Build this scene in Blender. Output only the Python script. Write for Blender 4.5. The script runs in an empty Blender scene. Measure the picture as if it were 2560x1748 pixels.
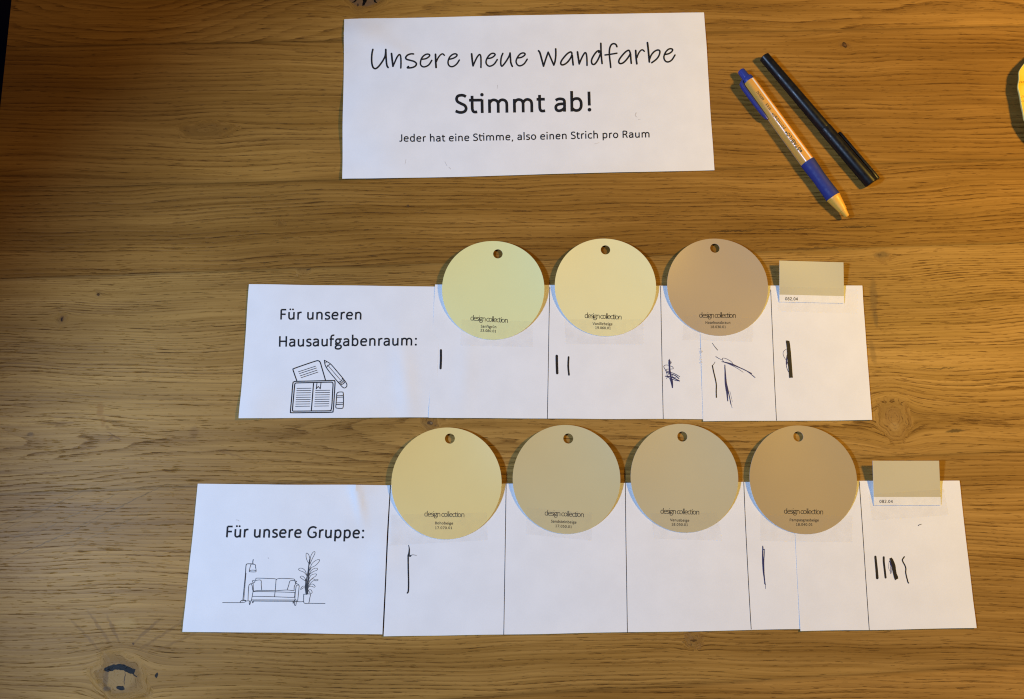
import bpy, bmesh, math, random
import numpy as np
from mathutils import Vector, noise

random.seed(7)
scene = bpy.context.scene
COL = scene.collection

# ------------------------------------------------------------------ camera
W, H = 2560.0, 1748.0           # pixel frame used to measure the real layout on the table
F = 1762.0
TILT = math.radians(11.5)
CAMH = 0.5137
CAMY = -0.10
cam_d = bpy.data.cameras.new("camera")
cam_d.sensor_width = 36.0
cam_d.lens = 36.0 * F / W
cam_d.clip_start = 0.01
cam_d.clip_end = 50
cam = bpy.data.objects.new("camera", cam_d)
cam.location = (0, CAMY, CAMH)
cam.rotation_euler = (TILT, 0, 0)
COL.objects.link(cam)
scene.camera = cam

# ------------------------------------------------------------------ light
world = bpy.data.worlds.new("World")
scene.world = world
world.use_nodes = True
bg = world.node_tree.nodes["Background"]
bg.inputs[0].default_value = (0.20, 0.26, 1.0, 1)
bg.inputs[1].default_value = 0.055

def aim(o, target):
    d = Vector(target) - Vector(o.location)
    o.rotation_euler = d.to_track_quat('-Z', 'Y').to_euler()

# cool daylight coming in from the lower left
L = bpy.data.lights.new("window_daylight", 'SPOT')
L.energy = 93
L.color = (0.444, 0.647, 1.0)
L.shadow_soft_size = 0.08
L.spot_size = math.radians(44.5)
L.spot_blend = 0.19
day = bpy.data.objects.new("window_daylight", L)
day.location = (-1.016, -0.20, 1.096)
COL.objects.link(day)
aim(day, (0.351, -0.108, 0))

# warm lamp beyond the right edge
L = bpy.data.lights.new("warm_lamp", 'POINT')
L.energy = 20.9
L.color = (1.0, 0.617, 0.087)
L.shadow_soft_size = 0.048
lamp = bpy.data.objects.new("warm_lamp", L)
lamp.location = (0.625, 0.175, 0.58)
COL.objects.link(lamp)

scene.view_settings.view_transform = 'Standard'
scene.view_settings.look = 'None'
scene.view_settings.exposure = 0.0
scene.view_settings.gamma = 1.0
scene.view_settings.use_curve_mapping = False
scene.cycles.filter_width = 1.15

# ------------------------------------------------------------------ helpers
SN, CS = math.sin(TILT), math.cos(TILT)
def at(px, py, z=0.0):
    """point of the plane at height z that was measured at (px, py)"""
    u = px - W/2; v = H/2 - py
    dx = u; dy = F*SN + v*CS; dz = -F*CS + v*SN
    t = (z - CAMH)/dz
    return Vector((dx*t, CAMY + dy*t, z))

def crop(x0, y0, s):
    """sub-frame: origin and units-per-pixel"""
    return lambda pts: [(x0 + p[0]*s, y0 + p[1]*s) for p in pts]

def mesh_obj(name, verts, faces, mats, parent=None, smooth=False, midx=None):
    me = bpy.data.meshes.new(name)
    me.from_pydata([tuple(v) for v in verts], [], faces)
    for m in (mats if isinstance(mats, (list, tuple)) else [mats]):
        me.materials.append(m)
    if midx is not None:
        me.polygons.foreach_set('material_index', midx)
    if smooth:
        me.polygons.foreach_set('use_smooth', [True]*len(me.polygons))
    me.update()
    o = bpy.data.objects.new(name, me)
    COL.objects.link(o)
    if parent: o.parent = parent
    return o

def smooth_by_angle(o, deg=35):
    o.data.polygons.foreach_set('use_smooth', [True]*len(o.data.polygons))
    bm = bmesh.new(); bm.from_mesh(o.data)
    bmesh.ops.recalc_face_normals(bm, faces=bm.faces)
    for e in bm.edges:
        e.smooth = not (len(e.link_faces) == 2 and e.calc_face_angle(0) > math.radians(deg))
    bm.to_mesh(o.data); bm.free()
def tag(o, label=None, cat=None, group=None, kind=None):
    if label: o['label'] = label
    if cat: o['category'] = cat
    if group: o['group'] = group
    if kind: o['kind'] = kind
    return o

def empty(name, loc=(0, 0, 0)):
    o = bpy.data.objects.new(name, None)
    o.empty_display_size = 0.02
    o.location = loc
    COL.objects.link(o)
    return o

def catmull(pts, n=6):
    if len(pts) < 3: return list(pts)
    P = [pts[0]] + list(pts) + [pts[-1]]
    out = []
    for i in range(1, len(P)-2):
        p0, p1, p2, p3 = P[i-1], P[i], P[i+1], P[i+2]
        for k in range(n):
            t = k/n; t2 = t*t; t3 = t2*t
            out.append(tuple(0.5*((2*p1[a]) + (-p0[a]+p2[a])*t + (2*p0[a]-5*p1[a]+4*p2[a]-p3[a])*t2
                                  + (-p0[a]+3*p1[a]-3*p2[a]+p3[a])*t3) for a in (0, 1)))
    out.append(tuple(P[-2]))
    return out

# ------------------------------------------------------------------ ink: flat strokes
class Ink:
    def __init__(self):
        self.v = []; self.f = []; self.k = 0
    def _add(self, vs, fs):
        b = len(self.v); self.k += 1
        self.v += [(x, y, self.k) for x, y in vs]
        self.f += [tuple(b+i for i in f) for f in fs]
    def line(self, pts, w, w2=None, caps=True, step=6.0):
        # resample
        P = [pts[0]]
        for a, b in zip(pts, pts[1:]):
            d = math.hypot(b[0]-a[0], b[1]-a[1])
            if d < 1e-6: continue
            n = max(1, int(d/step))
            for i in range(1, n+1):
                P.append((a[0]+(b[0]-a[0])*i/n, a[1]+(b[1]-a[1])*i/n))
        if len(P) < 2: return
        N = len(P)
        w2 = w if w2 is None else w2
        L_, R_ = [], []
        for i in range(N):
            a = P[max(0, i-1)]; b = P[min(N-1, i+1)]
            dx, dy = b[0]-a[0], b[1]-a[1]
            l = math.hypot(dx, dy) or 1.0
            nx, ny = -dy/l, dx/l
            hw = (w + (w2-w)*i/(N-1))/2
            L_.append((P[i][0]+nx*hw, P[i][1]+ny*hw)); R_.append((P[i][0]-nx*hw, P[i][1]-ny*hw))
        vs = L_ + R_
        fs = [(i, i+1, N+i+1, N+i) for i in range(N-1)]
        self._add(vs, fs)
        if caps:
            self.dot(P[0], w); self.dot(P[-1], w2)
    def dot(self, c, d, n=10):
        vs = [(c[0]+d/2*math.cos(2*math.pi*i/n), c[1]+d/2*math.sin(2*math.pi*i/n)) for i in range(n)]
        self._add(vs, [tuple(range(n))])
    def poly(self, pts):
        self._add(pts, [tuple(range(len(pts)))])
    def curve(self, pts, w, w2=None):
        self.line(catmull(pts), w, w2)
    def angled(self, pts, w):
        for a, b in zip(pts, pts[1:]): self.line([a, b], w)
    def build(self, name, mat, surf, parent, lift=0.00006):
        vs = []
        for x, y, k in self.v:
            vs.append(surf(x, y, lift + k*2.0e-7))
        return mesh_obj(name, vs, self.f, mat, parent)

# ------------------------------------------------------------------ humanist sans drawn with strokes
def ell(cx, cy, rx, ry, n=28):
    return [(cx+rx*math.cos(2*math.pi*i/n), cy+ry*math.sin(2*math.pi*i/n)) for i in range(n+1)]
NARCH = [(122, 330), (185, 408), (265, 434), (345, 415), (390, 360), (404, 280), (404, 140), (404, 0)]
BOWL = [(122, 350), (190, 415), (265, 434), (350, 420), (410, 340), (424, 235), (410, 130), (355, 55), (275, 32), (200, 50), (122, 120)]
UARC = [(120, 455), (120, 180), (135, 95), (180, 44), (260, 34), (340, 72), (402, 135)]
G = {
 'a': (479, [('c', [(85, 385), (150, 422), (230, 434), (320, 416), (362, 365), (367, 300), (367, 150), (367, 0)]),
             ('c', [(367, 265), (250, 262), (160, 245), (98, 195), (88, 125), (115, 62), (180, 34), (250, 44), (320, 85), (367, 135)])]),
 'b': (525, [('l', [(122, 0), (122, 690)]), ('c', BOWL)]),
 'c': (423, [('c', [(385, 398), (320, 428), (265, 434), (170, 405), (105, 325), (92, 230), (105, 130), (165, 55), (255, 34), (320, 42), (390, 75)])]),
 'd': (525, [('l', [(402, 0), (402, 690)]), ('c', [(524-x, y) for x, y in BOWL])]),
 'e': (498, [('l', [(92, 248), (408, 248)]), ('c', [(408, 248), (405, 330), (360, 408), (270, 434), (175, 408), (110, 330), (92, 235), (108, 120), (165, 52), (260, 34), (340, 42), (415, 66)])]),
 'f': (305, [('c', [(110, 0), (110, 300), (112, 520), (135, 610), (190, 655), (250, 662), (300, 650)]), ('l', [(25, 432), (275, 432)])]),
 'g': (471, [('l', ell(215, 300, 128, 132)), ('l', [(270, 432), (440, 426)]),
             ('c', [(130, 200), (95, 150), (105, 95), (180, 68), (300, 62), (385, 35), (410, -40), (380, -115), (300, -160), (200, -165), (105, -140), (72, -80), (100, -10), (175, 55)])]),
 'h': (525, [('l', [(122, 0), (122, 690)]), ('c', NARCH)]),
 'i': (229, [('l', [(114, 0), (114, 455)]), ('d', (114, 612), 1.25)]),
 'l': (229, [('l', [(114, 0), (114, 690)])]),
 'm': (799, [('l', [(122, 0), (122, 455)]), ('c', [(122, 330), (185, 408), (255, 434), (335, 415), (385, 360), (400, 280), (400, 140), (400, 0)]),
             ('c', [(398, 330), (462, 408), (532, 434), (610, 415), (660, 360), (676, 280), (676, 140), (676, 0)])]),
 'n': (525, [('l', [(122, 0), (122, 455)]), ('c', NARCH)]),
 'o': (527, [('l', ell(263, 233, 172, 200))]),
 'p': (525, [('l', [(122, -180), (122, 455)]), ('c', BOWL)]),
 'r': (349, [('l', [(122, 0), (122, 455)]), ('c', [(122, 320), (165, 390), (220, 430), (275, 436), (325, 426)])]),
 's': (391, [('c', [(335, 398), (270, 430), (195, 434), (115, 405), (92, 345), (120, 285), (200, 248), (285, 212), (325, 150), (310, 80), (245, 38), (165, 34), (60, 66)])]),
 't': (335, [('c', [(132, 580), (132, 400), (132, 200), (142, 100), (180, 46), (240, 36), (305, 44)]), ('l', [(35, 432), (300, 432)])]),
 'T!': (335, [('c', [(132, 580), (132, 400), (132, 200), (142, 100), (180, 46), (240, 36), (290, 44)]), ('l', [(35, 432), (449, 432)])]),
 'u': (525, [('c', UARC), ('l', [(402, 0), (402, 455)])]),
 'ü': (525, [('c', UARC), ('l', [(402, 0), (402, 455)]), ('d', (185, 612), 1.15), ('d', (340, 612), 1.15)]),
 'v': (452, [('l', [(40, 455), (226, 20)]), ('l', [(226, 20), (412, 455)])]),
 'F': (459, [('l', [(122, 0), (122, 592)]), ('l', [(122, 592), (410, 592)]), ('l', [(122, 318), (385, 318)])]),
 'S': (459, [('c', [(395, 548), (330, 588), (240, 600), (135, 570), (95, 480), (125, 390), (230, 325), (350, 260), (395, 165), (360, 75), (270, 32), (165, 34), (55, 80)])]),
 'H': (623, [('l', [(122, 0), (122, 634)]), ('l', [(500, 0), (500, 634)]), ('l', [(122, 325), (500, 325)])]),
 'J': (319, [('c', [(215, 634), (215, 400), (215, 200), (200, 90), (150, 38), (80, 34), (25, 50)])]),
 'R': (543, [('l', [(122, 0), (122, 592)]), ('c', [(122, 592), (270, 592), (370, 572), (420, 505), (412, 405), (350, 335), (250, 308), (122, 308)]), ('c', [(265, 308), (340, 262), (400, 140), (460, 0)])]),
 'G': (631, [('c', [(545, 530), (470, 578), (370, 600), (240, 570), (145, 480), (100, 330), (110, 190), (180, 82), (290, 36), (400, 36), (540, 88)]), ('l', [(540, 88), (540, 300)]), ('l', [(540, 300), (375, 300)])]),
 'B': (544, [('l', [(122, 0), (122, 634)]), ('c', [(122, 592), (280, 592), (370, 570), (400, 500), (385, 405), (320, 350), (122, 335)]), ('c', [(122, 335), (320, 330), (420, 290), (455, 190), (420, 90), (330, 44), (122, 42)])]),
 'V': (567, [('l', [(30, 634), (283, 20)]), ('l', [(283, 20), (537, 634)])]),
 'P': (517, [('l', [(122, 0), (122, 592)]), ('c', [(122, 592), (270, 592), (370, 570), (420, 490), (410, 370), (345, 285), (230, 260), (122, 260)])]),
 'T': (487, [('l', [(243, 0), (243, 592)]), ('l', [(20, 592), (467, 592)])]),
 'A': (579, [('l', [(30, 0), (290, 610)]), ('l', [(290, 610), (550, 0)]), ('l', [(130, 200), (450, 200)])]),
 'I': (252, [('l', [(126, 0), (126, 634)])]),
 'L': (420, [('l', [(122, 634), (122, 42)]), ('l', [(122, 42), (400, 42)])]),
 'O': (662, [('l', ell(331, 317, 235, 285))]),
 'M': (855, [('l', [(110, 0), (130, 634)]), ('l', [(130, 634), (427, 60)]), ('l', [(427, 60), (725, 634)]), ('l', [(725, 634), (745, 0)])]),
 '0': (507, [('l', ell(253, 315, 165, 280))]),
 '1': (507, [('l', [(110, 520), (265, 605)]), ('l', [(265, 605), (265, 0)]), ('l', [(120, 36), (410, 36)])]),
 '2': (507, [('c', [(75, 535), (150, 590), (250, 600), (345, 560), (380, 470), (350, 370), (240, 230), (85, 42)]), ('l', [(85, 42), (430, 42)])]),
 '3': (507, [('c', [(85, 560), (180, 600), (280, 590), (360, 530), (360, 420), (290, 345), (170, 325)]), ('c', [(170, 325), (310, 315), (395, 240), (390, 130), (310, 50), (190, 32), (70, 70)])]),
 '4': (507, [('l', [(340, 0), (340, 605)]), ('l', [(340, 605), (55, 190)]), ('l', [(55, 190), (450, 190)])]),
 '5': (507, [('l', [(400, 592), (135, 592)]), ('l', [(135, 592), (125, 345)]), ('c', [(125, 345), (230, 370), (340, 350), (405, 260), (390, 130), (300, 45), (180, 32), (75, 65)])]),
 '6': (507, [('c', [(400, 575), (300, 600), (190, 540), (110, 400), (92, 230), (130, 90), (240, 32), (350, 70), (405, 180), (380, 300), (280, 365), (170, 340), (100, 260)])]),
 '7': (507, [('l', [(65, 592), (435, 592)]), ('l', [(435, 592), (180, 0)])]),
 '8': (507, [('l', ell(253, 455, 132, 140)), ('l', ell(253, 175, 162, 142))]),
 '9': (507, [('c', [(507-x, 634-y) for x, y in [(400, 575), (300, 600), (190, 540), (110, 400), (92, 230), (130, 90), (240, 32), (350, 70), (405, 180), (380, 300), (280, 365), (170, 340), (100, 260)]])]),
 '.': (252, [('d', (126, 48), 1.2)]),
 ':': (268, [('d', (134, 55), 1.3), ('d', (134, 410), 1.3)]),
 ',': (250, [('c', [(130, 55), (122, -30), (75, -115)])]),
 '!': (326, [('l', [(152, 660), (158, 190)]), ('d', (160, 50), 1.35)]),
 '/': (386, [('l', [(30, -60), (350, 680)])]),
 '®': (300, [('l', ell(150, 420, 105, 105, 14)), ('d', (150, 420), 1.0)]),
 '@': (420, [('l', ell(200, 250, 170, 170, 18)), ('c', [(110, 170), (190, 260), (180, 330), (300, 330)])]),
 ' ': (226, []),
}
def text(ink, s, p0, p1, em, weight=0.088, slant=0.0, condense=False, step=None):
    """write s with its baseline from p0 to p1, letter height from em, spacing fitted to the length"""
    step = step or max(2.0, em*0.1)
    keys = []
    i = 0
    while i < len(s):
        if s[i:i+2] == 'ti': keys.append('T!')
        else: keys.append(s[i])
        i += 1
    nat = sum(G[k][0] for k in keys)/1000*em
    # optical side bearings of first and last letters
    nat -= 0.10*em
    ux, uy = p1[0]-p0[0], p1[1]-p0[1]
    Lp = math.hypot(ux, uy); ux /= Lp; uy /= Lp
    vx, vy = uy, -ux                       # up
    vx += slant*ux; vy += slant*uy
    if condense:
        track = (Lp - nat)/max(1, len(keys)-1); hx = 1.0
    else:
        track = 0.0; hx = Lp/nat
    x = -0.06*em*hx
    for k in keys:
        adv, strokes = G[k]
        def T(p):
            a = x + p[0]/1000*em*hx; b = p[1]/1000*em
            return (p0[0]+ux*a+vx*b, p0[1]+uy*a+vy*b)
        for st in strokes:
            if st[0] == 'd': ink.dot(T(st[1]), st[2]*weight*em)
            elif st[0] == 'l':
                ink.line([T(p) for p in st[1]], weight*em, caps=len(st[1]) > 2, step=step)
            else:
                ink.line([T(p) for p in catmull(st[1], 4)], weight*em, caps=False, step=step)
        x += adv/1000*em*hx + track

# ------------------------------------------------------------------ materials
def new_mat(name, color=(0.5, 0.5, 0.5), rough=0.5, spec=0.5, metallic=0.0):
    m = bpy.data.materials.new(name); m.use_nodes = True
    b = m.node_tree.nodes['Principled BSDF']
    b.inputs['Base Color'].default_value = (*color, 1)
    b.inputs['Roughness'].default_value = rough
    b.inputs['Specular IOR Level'].default_value = spec
    b.inputs['Metallic'].default_value = metallic
    return m

class NB:
    def __init__(self, m):
        self.t = m.node_tree; self.n = self.t.nodes; self.l = self.t.links
    def node(self, typ, **kw):
        nd = self.n.new(typ)
        for k, v in kw.items(): setattr(nd, k, v)
        return nd
    def put(self, sock, v):
        if isinstance(v, bpy.types.NodeSocket): self.l.new(v, sock)
        else: sock.default_value = v
    def math(self, op, a, b=0.0, c=0.0, clamp=False):
        nd = self.node('ShaderNodeMath', operation=op, use_clamp=clamp)
        self.put(nd.inputs[0], a); self.put(nd.inputs[1], b); self.put(nd.inputs[2], c)
        return nd.outputs[0]
    def vec(self, x, y, z=0.0):
        nd = self.node('ShaderNodeCombineXYZ')
        self.put(nd.inputs[0], x); self.put(nd.inputs[1], y); self.put(nd.inputs[2], z)
        return nd.outputs[0]
    def noise(self, v, scale=1.0, detail=2.0, rough=0.5, dist=0.0):
        nd = self.node('ShaderNodeTexNoise')
        self.put(nd.inputs['Vector'], v); nd.inputs['Scale'].default_value = scale
        nd.inputs['Detail'].default_value = detail; nd.inputs['Roughness'].default_value = rough
        nd.inputs['Distortion'].default_value = dist
        return nd.outputs['Fac']
    def ramp(self, v, a, b, lo=0.0, hi=1.0, interp='SMOOTHSTEP'):
        nd = self.node('ShaderNodeMapRange', interpolation_type=interp)
        self.put(nd.inputs[0], v); self.put(nd.inputs[1], a); self.put(nd.inputs[2], b)
        self.put(nd.inputs[3], lo); self.put(nd.inputs[4], hi)
        return nd.outputs[0]
    def mix(self, f, a, b, blend='MIX'):
        nd = self.node('ShaderNodeMix', data_type='RGBA', blend_type=blend)
        self.put(nd.inputs[0], f); self.put(nd.inputs[6], a); self.put(nd.inputs[7], b)
        return nd.outputs[2]

def paper_mat(name, color, bump=0.12, rough=0.85, spec=0.2, mottling=0.03):
    m = new_mat(name, color, rough, spec)
    b = NB(m); bs = b.n['Principled BSDF']
    pos = b.node('ShaderNodeTexCoord').outputs['Object']
    n1 = b.noise(pos, 1400, 3, 0.6)
    n2 = b.noise(pos, 45, 3, 0.55)
    dark = tuple(c*(1-2*mottling) for c in color)
    f = b.ramp(b.math('ADD', b.math('MULTIPLY', n1, 0.4), b.math('MULTIPLY', n2, 0.6)), 0.3, 0.7)
    b.put(bs.inputs['Base Color'], b.mix(f, (*dark, 1), (*color, 1)))
    bp = b.node('ShaderNodeBump'); bp.inputs['Strength'].default_value = bump
    bp.inputs['Distance'].default_value = 0.0003
    b.put(bp.inputs['Height'], n1); b.put(bs.inputs['Normal'], bp.outputs[0])
    return m

M_PAPER = paper_mat("white_paper", (0.84, 0.84, 0.845))
M_INK = new_mat("printer_ink", (0.012, 0.012, 0.014), 0.7, 0.25)
M_MARKER = new_mat("marker_ink", (0.014, 0.011, 0.011), 0.6, 0.3)
M_GREY = new_mat("thin_print", (0.055, 0.06, 0.07), 0.8, 0.2)
M_BLUE = new_mat("ballpoint_ink", (0.022, 0.026, 0.11), 0.6, 0.3)
M_CARDINK = new_mat("card_print", (0.035, 0.026, 0.018), 0.7, 0.2)
M_STAIN = new_mat("grey_smudge", (0.60, 0.57, 0.55), 0.9, 0.1)

# ------------------------------------------------------------------ table top (glued oak boards)
def line_from(pa, pb):
    a, b = at(*pa), at(*pb)
    m = (b.y-a.y)/(b.x-a.x)
    return m, a.y - m*a.x
JOINTS = [line_from((20, 118), (2500, 66)), line_from((20, 473), (2400, 402)), line_from((20, 697), (2400, 611)),
          line_from((20, 1234), (2540, 1128)), line_from((1100, 1748), (2100, 1688))]
e0, e1 = at(29, 0), at(0, 275)
EDGE_M = (e1.x-e0.x)/(e1.y-e0.y); EDGE_C = e0.x - EDGE_M*e0.y     # x of left table edge as a function of y
XMAX = 0.80
def knot(px, py, r, ax=1.0):
    p = at(px, py); return (p.x, p.y, r, ax)
KNOTS = {
 0: [knot(912, -14, 0.0125, 1.35)],
 1: [knot(515, 325, 0.006, 3.0), knot(2111, 113, 0.0035, 1.3)],
 2: [knot(700, 560, 0.002, 2.0)],
 3: [knot(2235, 1043, 0.0125, 0.95), knot(2205, 640, 0.0035, 1.6), knot(1075, 1057, 0.005, 1.2), knot(155, 798, 0.0035, 1.2), knot(246, 736, 0.0025, 1.2), knot(762, 673, 0.004, 1.4)],
 4: [knot(300, 1692, 0.0135, 1.15), knot(1734, 1602, 0.004, 1.4)],
 5: [],
}
Y_TOP, Y_BOT = at(1280, 0).y + 0.16, at(1280, 1748).y - 0.22
def jy(k, x):
    if k == 0: return np.full_like(x, Y_TOP)
    if k == 6: return np.full_like(x, Y_BOT)
    m, c = JOINTS[k-1]; return m*x + c

def ring_field(k, x, n):
    if k == 0:
        p = at(330, -60); dx = x-p.x; dn = n-p.y
        dt = 0.20*np.tanh(dx/0.20)
        return np.sqrt(dn**2 + (0.42*dt)**2 + 1e-5)/0.0056 + 0.4*np.sin(dx*11)
    if k == 1:
        p = at(900, 900); return np.sqrt((n-p.y)**2 + (0.06*(x+0.3))**2)/0.0040
    if k == 2:
        p = at(900, -400); return np.sqrt((n-p.y)**2 + (0.10*(x+0.1))**2)/0.0033
    if k == 3:
        p = at(455, 1088); dx = x-p.x; dn = n-p.y - 0.02*dx
        d = 0.22*np.tanh(dx/0.22)
        return (np.sqrt(dn**2+0.00008)/0.0085)**1.45 - (d/0.085)**2 + 0.6*np.sin(dx*14.0)
    if k == 4:
        p = at(900, 2600); return np.sqrt((n-p.y)**2 + (0.08*(x+0.2))**2)/0.0028
    p = at(1600, 1900); return np.sqrt((n-p.y)**2 + (0.07*(x-0.2))**2)/0.0042

def build_table():
    V = []; Fc = []; GR = []; RG = []; TN = []; KW = []
    xs = np.concatenate([np.arange(0, 0.86, 0.0022), np.arange(0.86, 1.25, 0.008)])
    base = 0
    for k in range(6):
        slant = [0.0, -0.010, 0.02, 0.0, -0.004, 0.01][k]
        hgt = float(jy(k, np.array([0.0]))[0] - jy(k+1, np.array([0.0]))[0])
        nv = max(8, int(hgt/0.0022))
        t = np.linspace(0, 1, nv+1)
        X0, Tt = np.meshgrid(xs, t)
        Yg = np.zeros_like(X0); X = np.zeros_like(X0)
        for it in range(3):
            top = jy(k, X); bot = jy(k+1, X)
            Yg = top + (bot-top)*Tt
            X = EDGE_M*Yg + EDGE_C + X0
        n = Yg - slant*X; s = X.copy()
        # slow wander of the grain
        n = n + 0.0022*np.sin(X*9.0 + k*1.7 + Yg*18) + 0.0012*np.sin(X*23.0 + k*2.3 + Yg*30) + 0.0005*np.sin(X*61+Yg*90+k)
        for (kx, ky, r, ax) in KNOTS[k]:
            dx = (X-kx)/ax; dy = Yg-ky
            rho2 = dx*dx+dy*dy
            fall = np.exp(-np.sqrt(rho2)/(r*5.0))
            q = r*r/np.maximum(rho2, r*r)
            inside = rho2 < r*r
            n = n - dy*q*fall*1.02
            s = s + np.where(inside, dy*0.4, dx*q*fall*0.9)
        rg = ring_field(k, s, n)
        kw = np.zeros_like(X)
        for (kx, ky, r, ax) in KNOTS[k]:
            dx = (X-kx)/ax; dy = Yg-ky
            th = np.arctan2(dy, dx)
            rho = np.sqrt(dx*dx+dy*dy)*(1 + 0.13*np.sin(2*th+k+kx*40) + 0.09*np.sin(5*th+kx*90) + 0.05*np.sin(9*th+ky*70))
            w = np.clip((1.25 - rho/r)/0.5, 0, 1)
            w = w*w*(3-2*w)
            kw = np.maximum(kw, w)
            rg = rg*(1-w) + w*(rho/0.0021)
            n = n*(1-w) + w*(rho*0.8 + ky + 0.0006*np.sin(th*13))
            s = s*(1-w) + w*(th*r*1.6 + kx)
        V.append(np.stack([X, Yg, np.zeros_like(X)], -1).reshape(-1, 3))
        GR.append(np.stack([s, n, np.full_like(s, k*3.7+1.3)], -1).reshape(-1, 3))
        RG.append(rg.reshape(-1)); KW.append(kw.reshape(-1)); 
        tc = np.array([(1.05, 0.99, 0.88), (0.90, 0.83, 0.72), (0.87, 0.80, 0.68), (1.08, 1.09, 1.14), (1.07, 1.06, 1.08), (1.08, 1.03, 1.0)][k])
        seam = np.ones_like(X); seam[0, :] = 0.62; seam[-1, :] = 0.80
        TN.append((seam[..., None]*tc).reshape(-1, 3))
        nc = len(xs); nr = nv+1
        i = np.arange(nr-1)[:, None]*nc + np.arange(nc-1)[None, :] + base
        Fc.append(np.stack([i, i+nc, i+nc+1, i+1], -1).reshape(-1, 4))
        base += nr*nc
    V = np.concatenate(V); GR = np.concatenate(GR); RG = np.concatenate(RG); Fc = np.concatenate(Fc)
    # outer skirt and underside: one rim loop
    nb = len(V)
    c = []
    for (y, x) in ((Y_TOP, None), (Y_BOT, None)):
        xl = EDGE_M*y+EDGE_C
        c += [(xl, y), (xl+1.245, y)]
    rim = [c[0], c[1], c[3], c[2]]
    tv = [(p[0], p[1], -0.0002) for p in rim] + [(p[0], p[1], -0.038) for p in rim]
    V = np.concatenate([V, np.array(tv)])
    GR = np.concatenate([GR, np.array([(p[0]*1.0, p[1]+p[2]*3, 9.1) for p in tv])])
    RG = np.concatenate([RG, np.array([p[1]/0.004 for p in tv])])
    sk = [(nb+i, nb+4+i, nb+4+(i+1) % 4, nb+(i+1) % 4) for i in range(4)] + [(nb+4, nb+5, nb+6, nb+7)]
    faces = np.concatenate([Fc, np.array(sk)])
    me = bpy.data.meshes.new("table_top")
    me.vertices.add(len(V)); me.vertices.foreach_set('co', V.astype(np.float32).ravel())
    me.loops.add(faces.size); me.loops.foreach_set('vertex_index', faces.astype(np.int32).ravel())
    me.polygons.add(len(faces))
    me.polygons.foreach_set('loop_start', np.arange(0, faces.size, 4, dtype=np.int32))
    me.update(calc_edges=True)
    a = me.attributes.new('grain', 'FLOAT_VECTOR', 'POINT'); a.data.foreach_set('vector', GR.astype(np.float32).ravel())
    a = me.attributes.new('ring', 'FLOAT', 'POINT'); a.data.foreach_set('value', RG.astype(np.float32))
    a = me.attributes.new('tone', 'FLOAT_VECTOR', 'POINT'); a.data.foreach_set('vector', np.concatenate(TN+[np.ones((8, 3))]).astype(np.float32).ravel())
    a = me.attributes.new('knot', 'FLOAT', 'POINT'); a.data.foreach_set('value', np.concatenate(KW+[np.zeros(8)]).astype(np.float32))
    me.validate()
    o = bpy.data.objects.new("table_top", me); COL.objects.link(o)
    return o

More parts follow.
